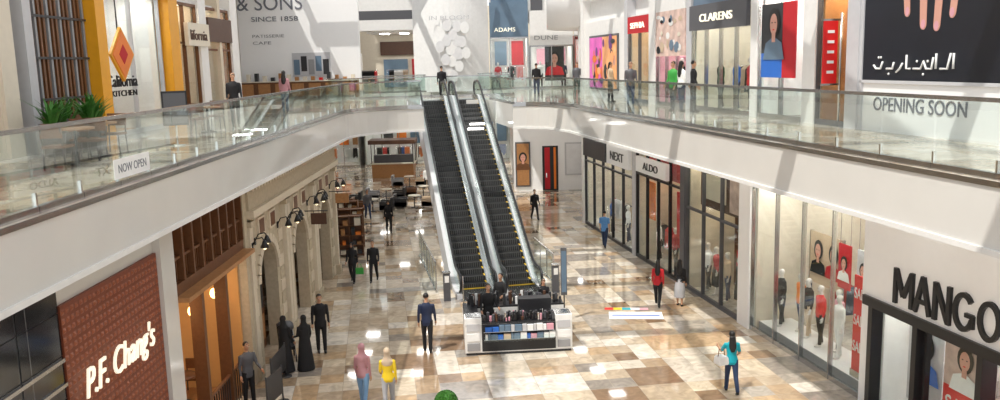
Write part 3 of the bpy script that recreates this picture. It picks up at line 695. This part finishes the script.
glazed(LU, -18.9, -15, F2, F2+4.2, 3, 'cream', transom=F2+2.8); interior(LU, -18.9, -15, F2, F2+4.2, 5, 'woodl', lamp='lampw', nl=3)
b = MB()
for i in range(4): b.box(-18.7+i*.95, -18.1+i*.95, -.7, -.65, F2+.4, F2+3.0, ('redtop', 'wood', 'orange', 'brownpanel')[i])
b.build('window_display_panel', LU)
glazed(LU, -31.8, -29.3, F2, F2+4.2, 2, 'wood', transom=F2+2.8); interior(LU, -31.8, -29.3, F2, F2+4.2, 5, 'beigecl', lamp='lampw', nl=2)
glazed(LU, -35.6, -32.6, F2, F2+4.2, 2, 'wood', transom=F2+2.6); interior(LU, -35.6, -32.6, F2, F2+4.2, 5, 'woodl', lamp='lampw', nl=2)
b = MB(); b.box(-32.4, -30.2, .16, .3, F2+2.7, F2+3.5, 'cream'); o = b.build('shop_sign', LU); text(o, 'lifornia', -30.4, F2+2.9, 1.7, .36, 'brownpanel', .3, .03)
b = MB(); b.box(-35.5, -32.7, .06, .2, F2+2.9, F2+3.8, 'brownpanel'); b.box(-35.2, -34, -.5, -.45, F2+.4, F2+2.4, 'orange'); b.build('shop_sign', LU)
for x, d in ((-10.1, 19.3), (-10.2, 20.1), (-10.0, 20.9), (-10.2, 21.6)):
    pl = MB(); pl.cyl((0, 0), .22, 0, .5, 'dark', 16, .28); pl.cyl((0, 0), .25, .46, .5, 'leaf', 12)
    for i in range(60):
        a = random.uniform(0, 6.28); l = random.uniform(.5, 1.15); t = random.uniform(.2, 1.1)
        p0 = Vector((0, 0, .48)); d1 = Vector((math.cos(a)*math.sin(t*.6), math.sin(a)*math.sin(t*.6), math.cos(t*.6)))
        p1 = p0+d1*l*.6; p2 = p1+(d1+Vector((math.cos(a)*.4, math.sin(a)*.4, -.4)))*l*.4
        w = Vector((-math.sin(a), math.cos(a), 0))*.04
        pl.add([p0-w*.3, p0+w*.3, p1+w, p1-w, p2], [(0, 1, 2, 3), (3, 2, 4)], 'leaf')
    pl.build('potted_plant', TR(x, d, F2))
b = MB(); b.box(-.3, .3, -.02, .02, .5, 1.35, 'black'); b.box(-.26, .26, -.03, -.02, .55, 1.3, 'dgray'); b.tube([(0, .03, 0.02), (0, .03, 1.0)], .025, 'chrome', 8); b.cyl((0, .03), .2, 0, .03, 'chrome')
b.build('menu_stand', TR(-8.0, 21.2, F2, R(30)))
b = MB(); b.box(-15.0, -13.6, .80, .812, 6.88, 7.2, 'cloth_white'); o = b.build('notice_sticker', LW); text(o, 'NOW OPEN', -13.75, 6.97, 1.1, .14, 'textgray', .812, .004)

# ================================================================== BACK, UPPER
o = MB(); o.box(8.2, 15.4, -.3, 0, F2, 13.6, 'bwhite'); o = o.build('wall_branded', BW(0, 52))
text(o, '& SONS', 15.4, 12.0, 3.9, .85, 'textgray', .0, .03); text(o, 'SINCE 1858', 14.6, 11.35, 2.8, .28, 'textgray', .0, .03)
text(o, 'PATISSERIE', 14.6, 10.4, 1.9, .18, 'gray', .0, .02); text(o, 'CAFE', 14.6, 10.0, 1.1, .18, 'gray', .0, .02)
b = MB(); b.box(8.3, 15.3, 0.3, .9, F2, F2+1.0, 'wood'); b.box(8.3, 15.3, .25, .95, F2+1.0, F2+1.06, 'cream')
for i in range(7): b.box(8.5+i, 9.2+i, .9, .95, F2+.15, F2+.9, 'woodl')
for i in range(14): b.box(8.5+i*.48, 8.7+i*.48, .4, .7, F2+1.06, F2+1.06+random.uniform(.15, .5), random.choice(['red', 'dark', 'cream', 'woodl']))
b.build('reception_counter', BW(0, 52))
b = MB(); b.box(10.0, 12.3, .0, .05, F2+1.3, F2+2.7, 'lgray')
for i in range(5): b.box(10.1+i*.44, 10.45+i*.44, .05, .07, F2+1.4+.2*(i % 2), F2+2.3+.2*(i % 2), ('dark', 'bluegray', 'gray')[i % 3])
b.build('wall_artwork', BW(0, 52))
b = MB()
b.box(3.9, 13.5, -.3, 1.6, 12.2, 13.6, 'white'); b.box(3.9, 13.5, -.3, 1.6, 10.9, 11.6, 'white'); b.box(4.0, 9.0, -4.5, -4.4, F2, 13, 'cream'); b.box(3.9, 13.5, 1.5, 1.6, 11.6, 12.2, 'dgray')
b.box(4.0, 9.0, -4.5, -.3, 10.8, 10.9, 'white')
for i in range(3): b.box(4.8+i*1.4, 5.4+i*1.4, -2, -1.4, 10.76, 10.8, 'lamp')
b.box(4.4, 8.6, -4.3, -4.2, 9.3, 10.3, 'brownpanel'); b.box(4.5, 6.3, -4.3, -4.2, F2+.2, 9.0, 'redtop'); b.box(6.6, 8.4, -4.3, -4.2, F2+.2, 9.0, 'bluegray')
b.build('wall_back_balcony', BW(0, 60))
rack(BW(-8.4, 61.0, F2), 1.6, ('cloth_black', 'red', 'white')); rack(BW(-6.2, 61.0, F2), 1.6, ('cloth_black', 'beigecl', 'white'))
b = MB(); n = 14
pts = [(-5.5+5.0*i/n, 57.6-1.1*math.sin(PI*i/n)) for i in range(n+1)]
for (x0, y0), (x1, y1) in zip(pts[:-1], pts[1:]):
    b.box(0, math.hypot(x1-x0, y1-y0)+.01, 0, .2, F2, 13.8, 'cloth_white', TR(x0, y0, 0, math.atan2(y1-y0, x1-x0)))
o = b.build('curved_advert_wall')
ch = text(o, 'IN BLOOM', 0, 0, 2.6, .26, 'lgray', 0, .01); ch.matrix_local = BW(-4.3, 56.45, 11.4)
b = MB()
for i in range(18):
    a = i*2.4; q = .1+i*.05; b.disc(q*math.cos(a), q*math.sin(a)*2.2, .3, .38, -.003*i-.004, -.003*i, ('print', 'cloth_white', 'print')[i % 3], 10)
b.build('printed_pattern', TR(-2.7, 56.46, 9.6), parent=o)
def backshop(x0, x1, y, z0, z1, wall, sign, label=None, frame='steel', lamp='lamp', goods=True):
    T = BW(0, y)
    glazed(T, -x1, -x0, z0, z1-1.1, max(2, int((x1-x0)/1.3)), frame)
    interior(T, -x1, -x0, z0, z1-1.1, 3.5, wall, lamp=lamp, nl=2)
    b = MB(); b.box(-x1, -x0, -.2, .15, z1-1.1, z1+1.2 if z0 > 5 else z1, sign); o = b.build('shop_sign', T)
    if label: text(o, label, -x0-.3, z1-.75, (x1-x0)*.55, .28, 'signlit' if sign in ('dgray', 'bluegray', 'brownpanel', 'redtop', 'dark') else 'gray', .15, .03)
    w = x1-x0
    for i in range(int(w/1.8)):
        rack(T @ TR(-x1+.3+i*1.8, -1.2, z0+.02), 1.3, random.choice([('red', 'white', 'cloth_black'), ('beigecl', 'white', 'navy'), ('blue', 'orange', 'dark')]))
    b = MB()
    for i in range(int(w/1.2)): b.box(-x1+.25+i*1.2, -x1+1.1+i*1.2, -3.35, -3.3, z0+1.6, z1-1.3, random.choice(['redtop', 'orange', 'bluegray', 'pink', 'dark', 'woodl', 'white']))
    b.build('wall_poster', T)
backshop(-.4, 2.2, 58.5, F2, F2+4.6, 'white', 'bluegray', 'ADAMS'); backshop(2.3, 5.2, 58.5, F2, F2+4.0, 'white', 'white', 'DUNE'); backshop(5.3, 9, 58.5, F2, F2+4.6, 'redtop', 'white', None)
b = MB(); b.box(-9, .4, -.3, -.1, F2+4.4, 14, 'white'); b.box(-2.2, .3, -.1, .0, F2+5.8, 13.8, 'bluegray'); b.box(-3.2, -2.4, -.1, 0, F2+4.6, 13.5, 'dgray'); b.box(-5.0, -3.6, -.1, 0, F2+5.2, 13.4, 'artpink'); b.build('wall_back_upper', BW(0, 58.8))
b = MB(); b.box(-4.6, -3.3, 0, .06, F2+.5, F2+2.9, 'dark'); portrait(b, -3.95, F2+1.9, 1.2, .04, None, dress='redtop'); b.build('portrait_poster', BW(0, 58.62))
for x, c in ((.1, 'redtop'), (1.0, 'cloth_black'), (3.0, 'cloth_white'), (4.6, 'ddenim'), (6.2, 'orange')): mannequin(x, 59.1, F2+.02, 0, c, 'cloth_black')
backshop(-14, -10.5, 64, F2, F2+3.8, 'white', 'dgray', 'LUSH')
b = MB(); b.cyl((8.3, 49), 5.4, 10.35, 14, 'bwhite', 48); b.build('bulkhead_curved')
b = MB(); b.box(4.4, 5.2, 45.5, 46.3, F2, 10.35, 'white'); b.build('column')

# ================================================================== BACK, GROUND
b = MB(); b.box(1.0, 12, 56.5, 56.8, 0, SB, 'bwhite'); b.box(1.0, 1.3, 56.8, 84, 0, SB, 'white'); b.build('wall_court_back')
d = MB(); d.box(-3.95, -2.9, 0, .06, 0, 3.0, 'black'); d.box(-3.4, -3.05, .06, .09, .1, 2.9, 'redtop'); d.box(-3.8, -3.65, .06, .09, .1, 2.9, 'orange'); d.box(-3.2, -3.12, .09, .13, .9, 1.2, 'chrome'); d.build('door_4', BW(0, 56.5))
b = MB(); b.box(-2.1, -1.1, 0, .1, 0.3, 3.3, 'dgray'); b.box(-2.0, -1.2, .1, .12, .4, 3.2, 'woodl'); portrait(b, -1.6, 2.2, .9, .09, None, dress='wood'); b.build('advert_panel', BW(0, 56.5))
b = MB(); b.box(-5.8, -4.4, 0, .08, 1.0, 3.2, 'lgray'); b.box(-5.7, -4.5, .08, .09, 1.1, 3.1, 'print'); b.build('advert_panel', BW(0, 56.5))
backshop(-5.5, 1, 73, 0, 5.4, 'white', 'brownpanel', 'CAFE', lamp='lamp'); backshop(-11.5, -5.6, 73, 0, 5.4, 'white', 'white', 'HOME', lamp='lamp'); backshop(-20, -12, 73, 0, 5.4, 'white', 'white', 'MARKET')
def armchair(T, m='dark'):
    b = MB(); b.box(-.4, .4, -.4, .4, .12, .42, m); b.box(-.4, .4, .25, .42, .42, .85, m)
    for s_ in (-1, 1): b.box(s_*.4, s_*.28, -.4, .3, .12, .62, m)
    for x in (-.35, .35):
        for y_ in (-.35, .35): b.cyl((x, y_), .025, 0, .12, 'steel', 8)
    return b.build('armchair', T, bevel=.04)
for i, (x, y_) in enumerate(((-7.6, 50), (-5.2, 51), (-7.3, 54), (-5.0, 55), (-9.9, 52.5), (-6.4, 60))):
    table(TR(x, y_), 'cream'); armchair(TR(x-.85, y_, 0, R(90)), ('wood', 'dark', 'gray')[i % 3]); armchair(TR(x+.85, y_, 0, R(-90)), ('dark', 'beigecl')[i % 2])
b = MB(); b.box(-1.6, 1.6, -.9, .9, 0, 1.05, 'woodl'); b.box(-1.7, 1.7, -1, 1, 1.05, 1.1, 'cream'); b.box(-1.5, 1.5, -.3, .3, 1.1, 1.7, 'dgray')
for x in (-1.6, 1.6):
    for y_ in (-.9, .9): b.tube([(x, y_, 1.1), (x, y_, 2.6)], .03, 'dark', 6)
b.box(-1.8, 1.8, -1.1, 1.1, 2.6, 2.9, 'brownpanel'); b.build('coffee_bar', TR(-8.2, 66, 0))
for x, y_, rz in ((-6.35, 38.4, 8), (-6.6, 40.3, 8), (-7.2, 42.6, 0)):
    shelf(TR(x, y_, 0, R(180+rz)), 1.2, 1.9, ('woodl', 'cream', 'orange', 'woodl', 'dark'), 'wood', 'wooden_display_stand', 4)
b = MB()
for x in range(-22, 2, 3):
    for y_ in list(range(38, 47, 3))+[60, 72, 76]: b.box(x-.35, x+.35, y_-.35, y_+.35, SB-.03, SB, 'dlamp')
for y_ in (40, 43.5, 47, 51, 55): b.box(2.2, 3.0, y_-.4, y_+.4, SB-.03, SB, 'dlamp'); b.box(7, 7.6, y_+6, y_+6.6, SB-.03, SB, 'dlamp')
for y_ in (48.5, 52, 56): b.box(-11.5, -10.7, y_-.4, y_+.4, SB-.03, SB, 'dlamp'); b.box(-15.2, -14.4, y_-.4, y_+.4, SB-.03, SB, 'dlamp'); b.box(5, 5.8, y_-2.3, y_-1.5, SB-.03, SB, 'dlamp')
b.build('ceiling_fill_panels')  # unseen glowing panels, added to brighten the ground floor beneath the slab

# ================================================================== ESCALATORS
ET = TR(E0[0], E0[1], 0, math.atan2(1, -.19))
RUN = F2/math.tan(R(30))
def escalator(T):
    e = MB(); W = .55; ns = 34; r = F2/ns; t = RUN/ns
    for i in range(ns):
        x = i*t
        e.box(x, x+t+.02, -W, W, (i)*r-.15, (i+1)*r, 'stepmetal')
        e.box(x-.004, x+.02, -W, W, (i+1)*r-.008, (i+1)*r+.004, 'steprib')
        for s_ in (-1, 1): e.box(x, x+t, s_*W, s_*(W-.035), (i+1)*r, (i+1)*r+.004, 'yellow')
        for g in range(12): y_ = -W+.08+g*.085; e.box(x-.006, x, y_, y_+.025, i*r, (i+1)*r-.02, 'steprib')
    e.box(-1.7, 0, -.7, .7, 0.0, .02, 'steel'); e.box(-.12, .02, -W, W, .02, .03, 'yellow')
    e.box(RUN, RUN+1.6, -.7, .7, F2, F2+.02, 'steel')
    for s_ in (-1, 1):
        y0, y1 = s_*W, s_*(W+.06)
        prof = [(-1.4, 0), (-.3, 0), (.2, -.0), (RUN, F2-.35), (RUN+1.3, F2-.0), (RUN+1.3, F2+.22), (RUN+.25, F2+.25), (RUN-.1, F2+.2), (.15, .3), (-.3, .2), (-1.4, .18)]
        e.prism(prof, min(y0, y1), max(y0, y1), 'steel')
        o0, o1 = s_*(W+.06), s_*(W+.26)
        tr = [(-1.4, 0), (1.9, 0), (RUN, F2-1.05), (RUN, F2+.22), (.15, .3), (-.3, .2), (-1.4, .18)]
        e.prism(tr, min(o0, o1), max(o0, o1), 'lgray'); e.box(RUN, RUN+1.3, min(o0, o1), max(o0, o1), F2, F2+.22, 'lgray')
        gy = s_*(W+.11)
        gl = [(-1.25, .2), (-.3, .22), (.15, .3), (RUN-.1, F2+.22), (RUN+.25, F2+.25), (RUN+1.15, F2+.22), (RUN+1.3, F2+.5), (RUN+1.15, F2+.82), (RUN+.3, F2+.88), (RUN-.2, F2+.83), (.1, .98), (-.4, .86), (-1.2, .84), (-1.38, .55)]
        e.prism(gl, gy-.006, gy+.006, 'rail_glass')
        hr = [(-1.1, gy, .22), (-1.38, gy, .32), (-1.48, gy, .55), (-1.4, gy, .78), (-1.2, gy, .9), (-.45, gy, .92), (-.1, gy, .95), (.3, gy, 1.14), (RUN-.4, gy, F2+.78), (RUN-.1, gy, F2+.9), (RUN+.3, gy, F2+.94), (RUN+1.15, gy, F2+.9), (RUN+1.36, gy, F2+.75), (RUN+1.42, gy, F2+.52), (RUN+1.32, gy, F2+.3), (RUN+1.1, gy, F2+.22)]
        e.tube(hr, .05, 'rubber', 8)
        e.tube([(p[0], p[1], p[2]-.065) for p in hr[4:12]], .025, 'chrome', 6)
    e.prism([(.9, .0), (1.9, 0), (RUN, F2-1.05), (RUN, F2-.5)], -W-.06, W+.06, 'lgray')
    return e.build('escalator', T)
escalator(ET @ TR(0, .87)); escalator(ET @ TR(0, -.87))
for y_, L0, L1 in ((2.3, -.2, 6.6), (-2.3, -.2, 3.3)):
    b = MB(); n = int((L1-L0)/1.1)
    for i in range(n):
        x = L0+i*1.1; b.box(x+.02, x+1.08, y_-.006, y_+.006, .05, 1.15, 'rail_glass'); b.box(x-.02, x+.02, y_-.02, y_+.02, 0, 1.15, 'steel')
    b.box(L0, L0+n*1.1, y_-.03, y_+.03, 1.15, 1.2, 'steel'); b.box(L0, L0+n*1.1, y_-.04, y_+.04, 0, .06, 'steel')
    b.build('glass_barrier', ET)
for y_ in (2.05, -2.05):
    b = MB(); b.box(-1.5, -1.3, y_-.12, y_+.12, 0, 1.05, 'dgray'); b.box(-1.52, -1.28, y_-.14, y_+.14, 1.05, 1.09, 'steel'); b.box(-1.505, -1.5, y_-.08, y_+.08, .7, .95, 'cloth_white'); b.build('control_pillar', ET, bevel=.01)

# ================================================================== KIOSK
K = TR(.38, 25.4, 0, R(4))
b = MB(); w, dp = 1.6, 1.1
b.box(-w, w, -dp, -dp+.5, .08, .95, 'white'); b.box(-w, w, dp-.5, dp, .08, .95, 'white'); b.box(-w, -w+.45, -dp+.5, dp-.5, .08, .95, 'white'); b.box(w-.45, w, -dp+.5, .2, .08, .95, 'white')
b.box(-w+.03, w-.03, -dp+.04, -dp+.46, 0, .08, 'dark'); b.box(-w+.03, w-.03, dp-.46, dp-.04, 0, .08, 'dark')
b.box(-w+.5, w-.5, -dp-.02, -dp, .12, .95, 'black')
for r_ in range(2):
    b.box(-w+.55, w-.55, -dp-.16, -dp-.02, .5+r_*.24, .512+r_*.24, 'chrome')
    x = -w+.6
    while x < w-.7:
        ww = random.uniform(.06, .22); b.box(x, x+ww, -dp-.13, -dp-.05, .512+r_*.24, .512+r_*.24+random.uniform(.12, .2), random.choice(['pink', 'cloth_white', 'bluegray', 'cloth_white', 'lgray', 'blue', 'beigecl', 'bluegray'])); x += ww+.015
b.box(-w+.55, w-.55, -dp-.17, -dp-.16, .45, .62, 'glass')
b.box(-w, w, -dp, -dp+.5, .95, 1.0, 'black'); b.box(-w, w, dp-.5, dp, .95, 1.0, 'black'); b.box(-w, -w+.45, -dp+.5, dp-.5, .95, 1.0, 'black')
for x0 in (-w, w-.5):
    b.box(x0, x0+.5, -dp-.02, -dp+.5, .95, 1.15, 'cloth_white')
    for q in range(3): b.box(x0+.06, x0+.44, -dp-.025, -dp, .15+q*.3, .38+q*.3, ('gray', 'cloth_white', 'lgray')[q])
    b.box(x0+.03, x0+.47, -dp+.03, -dp+.47, 1.15, 1.18, 'steel')
for i in range(110):
    x = random.uniform(-w+.5, w-.5); y_ = random.uniform(-dp+.05, -dp+.45); h = random.uniform(.08, .26); c = random.choice(['dark', 'dgray', 'cloth_black', 'black', 'chrome', 'black', 'black', 'pink', 'brownpanel'])
    b.cyl((x, y_), random.uniform(.02, .05), 1.0, 1.0+h, c, 8)
for i in range(90):
    x = random.uniform(-w+.1, w-.1); y_ = random.uniform(dp-.45, dp-.05); h = random.uniform(.1, .4)
    b.box(x-.04, x+.04, y_-.03, y_+.03, 1.0, 1.0+h, random.choice(['dark', 'black', 'dgray', 'brownpanel', 'cloth_white', 'dgray']))
b.box(.1, 1.1, -.15, .25, .9, 1.4, 'dark'); b.box(.1, 1.1, -.15, .35, 0, .9, 'dark')
for x in (-w+.04, w-.04): b.tube([(x, dp-.05, .95), (x, dp-.05, 1.9)], .02, 'chrome', 8)
b.build('cosmetics_kiosk', K, bevel=.006)
b = MB(); b.cyl((0, 0), .16, 0, .04, 'steel'); b.tube([(0, 0, .04), (0, 0, 2.5)], .022, 'dark', 8); b.box(-.1, .1, -.02, .02, .9, 2.5, 'dgray'); b.box(-.08, .08, -.026, -.02, 1.0, 2.4, 'bluegray'); b.build('sign_stand', TR(2.05, 27.4))

b = MB(); b.cyl((0, 0), .2, 0, .6, 'pot', 20, .27); b.cyl((0, 0), .03, .55, .85, 'wood', 8)
for i in range(600):
    u = random.uniform(-1, 1); a = random.uniform(0, 6.28); q = math.sqrt(1-u*u); nrm = Vector((q*math.cos(a), q*math.sin(a), u)); p = Vector((0, 0, .98))+nrm*.25
    t = nrm.orthogonal().normalized(); t.rotate(Matrix.Rotation(random.uniform(0, 6.28), 3, nrm)); s2 = nrm.cross(t)
    b.add([p-t*.03, p+s2*.02+nrm*.03, p+t*.035+nrm*.02, p-s2*.02+nrm*.03], [(0, 1, 2, 3)], 'leaf')
b.ell((0, 0, .98), (.25, .25, .25), 'leaf', 16, 11)
b.build('topiary_shrub', TR(-1.35, 18.4))
b = MB()
for i, c in enumerate(('red', 'mustard', 'teal', 'cloth_white', 'pink')): b.box(-.8+i*.3, -.5+i*.3, -.12, .12, 0, .006, c)
b.build('floor_sticker', TR(4.35, 28.6, 0, R(-6)))
b = MB(); b.box(-.9, .9, -.4, .4, 0, .008, 'cloth_white'); b.box(-.8, .8, -.06, .06, .008, .01, 'blue'); b.build('floor_mat', TR(4.5, 27.8, 0, R(-6)))

b = MB()
for x in (-.22, .22):
    for y_ in (-.3, .3):
        b.tube([(x, y_+.11*math.cos(t*PI/6), .11+.11*math.sin(t*PI/6)) for t in range(13)], .018, 'rubber', 6); b.ell((x, y_, .11), (.02, .04, .04), 'steel', 8, 5)
    b.tube([(x, -.3, .11), (x, .05, .5), (x, .45, 1.0)], .015, 'steel', 6); b.tube([(x, .3, .11), (x, -.1, .6)], .015, 'steel', 6)
b.tube([(-.22, .45, 1.0), (.22, .45, 1.0)], .02, 'rubber', 6)
b.loft([[Vector((sx*.2, yy, zz)) for sx, yy, zz in ((-1, y0, z0), (1, y0, z0), (1, y1, z1), (-1, y1, z1))] for y0, z0, y1, z1 in ((-.35, .4, -.35, .5), (0, .35, -.0, .5), (.15, .5, .05, .6), (.28, .85, .18, .85))], 'cloth_black', False)
b.loft([[Vector((.23*math.cos(a), .1+rr*math.cos(t)*.3, .75+rr*.3*math.sin(t)+.1*math.sin(a))) for a in [k*PI/4 for k in range(8)]] for t, rr in ((0, 1), (.5, 1.1), (1.0, 1.15), (1.6, 1.1), (2.2, 1))], 'dgray')
b.build('baby_stroller', TR(-6.45, 24.3, 0, R(20)))
b = MB(); b.box(-.55, .55, -.3, .3, .15, .42, 'blue'); b.box(-.5, -.05, -.27, .27, .42, .6, 'teal')
b.loft([[Vector((x, y_, .42)) for x, y_ in ((-.15, -.26), (.3, -.26), (.3, .26), (-.15, .26))], [Vector((x, y_, .6)) for x, y_ in ((-.12, -.25), (.25, -.25), (.25, .25), (-.12, .25))], [Vector((x, y_, .82)) for x, y_ in ((-.05, -.22), (.15, -.22), (.15, .22), (-.05, .22))]], 'blue', False)
for x in (-.36, .36):
    for y_ in (-.3, .3): b.loft([[Vector((x+.15*math.cos(k*PI/6), y_+q, .15+.15*math.sin(k*PI/6))) for k in range(12)] for q in (-.05, .05)], 'black')
b.box(-.58, -.5, -.2, -.1, .28, .36, 'mustard'); b.box(-.58, -.5, .1, .2, .28, .36, 'mustard')
b.cyl((0, 0), .6, 0, .06, 'gray', 20); b.tube([(.5, 0, .06), (.5, 0, .9)], .03, 'chrome', 8)
b.build('kiddie_ride_car', TR(-6.2, 18.5, .0, R(75)), bevel=.03)
for x_, y_, L_, rz in ((-5.95, 20.2, .9, 80), (-6.2, 21.6, 1.3, 88)):
    b = MB()
    for x in (0, L_): b.tube([(x, 0, .02), (x, 0, 1.0)], .022, 'dark', 8); b.cyl((x, 0), .16, 0, .025, 'dark', 16)
    b.box(0.0, L_, -.015, .015, .25, .95, 'dark'); b.build('cafe_barrier', TR(x_, y_, 0, R(rz)))

# ================================================================== PEOPLE
walk1 = ((22, 4), (-16, 22)); walk2 = ((-18, 18), (20, 4)); stand = ((3, 0), (-3, 2))
person('man', -2.3, 24.7, 0, PI, 1.82, ((6, 2), (-8, 8)), ((-4, 9, 15), (8, 9, 15)), 'navy', 'cloth_black', hair='short', vox=.014)
person('woman', -3.6, 20.6, 0, PI*.95, 1.68, ((10, 2), (-12, 14)), ((4, 8, 20), (-6, 8, 15)), 'mauve', 'denim', hair='hijab', haircol='mauve', female=True, vox=.014)
person('woman', -2.92, 20.3, 0, PI*1.02, 1.65, ((-10, 14), (10, 2)), ((10, 8, 50), (-4, 8, 15)), 'mustard', 'grayskirt', hair='hijab', haircol='beigecl', female=True, vox=.014)
person('woman', 5.85, 20.9, 0, PI, 1.66, ((12, 2), (-14, 16)), ((30, 18, 70), (12, 14, 50)), 'teal', 'ddenim', hair='long', female=True, sleeve='short', vox=.014)
b = MB(); b.loft([[Vector((x*s_, y_*.12, z)) for x, y_ in ((-1, -1), (1, -1), (1, 1), (-1, 1))] for s_, z in ((.13, 0), (.15, .04), (.13, .18), (.1, .22))], 'cloth_white', False); b.tube([(-.1, 0, .21), (-.07, 0, .4), (.07, 0, .4), (.1, 0, .21)], .012, 'wood', 6); b.build('handbag', TR(5.57, 20.85, .8, R(20)))
person('woman', 5.45, 28.9, 0, PI*.9, 1.68, walk1, ((10, 8, 20), (-10, 8, 15)), 'redtop', 'cloth_black', hair='long', female=True)
person('woman', 6.2, 28.8, 0, PI*.85, 1.66, stand, ((10, 8, 60), (0, 8, 15)), 'cloth_black', 'grayskirt', 'skirt', hair='long', female=True)
person('woman', -6.0, 33.3, 0, 0, 1.68, walk1, ((-10, 8, 10), (10, 8, 40)), 'cloth_black', 'cloth_black', 'trousers', hair='hijab', haircol='cloth_black', female=True)
b = MB(); b.box(-.15, .15, -.05, .05, 0, .25, 'green'); b.tube([(-.08, 0, .25), (-.06, 0, .4), (.06, 0, .4), (.08, 0, .25)], .01, 'green', 6); b.build('shopping_bag', TR(-5.68, 33.1, .38))
person('man', -5.15, 33.3, 0, 0, 1.72, walk2, ((10, 8, 20), (-10, 8, 15)), 'cloth_black', 'cloth_black', haircol='hairb')
person('woman', -5.8, 43.4, 0, .2, 1.72, walk1, ((5, 8, 20), (-5, 8, 15)), 'cloth_black', 'cloth_black', hair='hijab', haircol='cloth_black', female=True)
person('woman', -6.25, 23.3, 0, PI*.9, 1.64, stand, ((10, 10, 60), (5, 10, 30)), 'cloth_black', 'cloth_black', 'abaya', hair='hijab', haircol='cloth_black', female=True)
person('woman', -5.7, 23.4, 0, PI*1.2, 1.62, stand, ((10, 10, 60), (5, 10, 30)), 'cloth_black', 'cloth_black', 'abaya', hair='hijab', haircol='cloth_black', female=True)
person('man', -5.55, 24.9, 0, .3, 1.82, stand, ((0, 8, 15), (3, 8, 15)), 'cloth_black', 'cloth_black')
person('man', -.45, 25.55, 0, .2, 1.84, stand, ((20, 10, 60), (10, 10, 50)), 'cloth_black', 'cloth_black')
person('man', -.05, 27.2, 0, -.5, 1.74, stand, ((20, 10, 60), (10, 10, 50)), 'cloth_black', 'cloth_black')
person('woman', 1.35, 27.1, 0, .1, 1.55, stand, ((20, 10, 70), (20, 10, 60)), 'cloth_black', 'cloth_black', hair='long', female=True)
person('man', 4.8, 38.6, 0, PI*.9, 1.75, walk1, ((10, 8, 20), (-10, 8, 15)), 'blueshirt', 'ddenim', sleeve='short')
person('man', -6.6, 20.9, 0, .8, 1.7, stand, ((20, 8, 40), (0, 8, 15)), 'dgray', 'cloth_black')
for x, y_, t, bt, k in ((-3.4, 47, 'cloth_white', 'cloth_black', 'a'), (1.9, 46, 'cloth_black', 'cloth_black', 'b'), (-7.5, 47.5, 'dgray', 'ddenim', 'c'), (-5, 58, 'cloth_white', 'cloth_black', 'a')):
    person('pedestrian', x, y_, 0, .3, 1.72, walk1, ((5, 8, 20), (-5, 8, 15)), t, bt, vox=.022, key=k)
UP = [(-8.6, 28.0, 'cloth_black', 'cloth_black', 0.3, 'd'), (-2.9, 45.2, 'cloth_black', 'cloth_black', PI, 'b'),
      (2.2, 47.8, 'cloth_black', 'ddenim', PI, 'f'), (6.6, 28.8, 'cloth_black', 'cloth_black', 1.2, 'b'), (6.2, 30.2, 'green', 'cloth_black', -1, 'g'), (6.35, 29.5, 'cloth_white', 'ddenim', 2, 'i'), (5.3, 34.0, 'dgray', 'ddenim', 0, 'c'),
      (-8.8, 35.5, 'mauve', 'ddenim', PI, 'h'), (4.2, 45.0, 'dgray', 'cloth_black', 0, 'k'), (4.9, 37.0, 'beigecl', 'cloth_black', 1, 'l')]
for x, y_, t, bt, yw, k in UP:
    person('shopper', x, y_, F2, yw, 1.72, stand, ((5, 8, 20), (0, 8, 35)), t, bt, vox=.022, key='u'+k, hair='long' if k in 'hil' else 'short', female=k in 'hil')
for x, y_, rz in ((-8.6, 17.3, 20), (-8.9, 19.0, -10), (-8.7, 25.6, 0)):
    table(TR(x, y_, F2), 'woodl'); chair(TR(x, y_-.7, F2, PI)); chair(TR(x, y_+.7, F2, 0))

# ================================================================== LIGHT & CAMERA
w = bpy.data.worlds.new('w'); bpy.context.scene.world = w; w.use_nodes = True
bg = w.node_tree.nodes['Background']; bg.inputs[0].default_value = (.95, .97, 1, 1); bg.inputs[1].default_value = 1.2
sd = bpy.data.lights.new('sun', 'SUN'); sd.energy = 3.6; sd.angle = R(.6); sd.color = (1, .96, .89)
so = bpy.data.objects.new('sun', sd); COL.objects.link(so)
so.rotation_euler = Vector((.42, .38, -1)).to_track_quat('-Z', 'Y').to_euler()
cd = bpy.data.cameras.new('camera'); cd.lens = 30.6; cd.sensor_width = 36; cd.clip_end = 300
co = bpy.data.objects.new('camera', cd); COL.objects.link(co)
co.matrix_world = Matrix.Translation((0, 0, 8.6)) @ Matrix.Rotation(R(90-9.22), 4, 'X') @ Matrix.Rotation(R(-1.5), 4, 'Z')
bpy.context.scene.camera = co
bpy.context.scene.view_settings.view_transform = 'Standard'
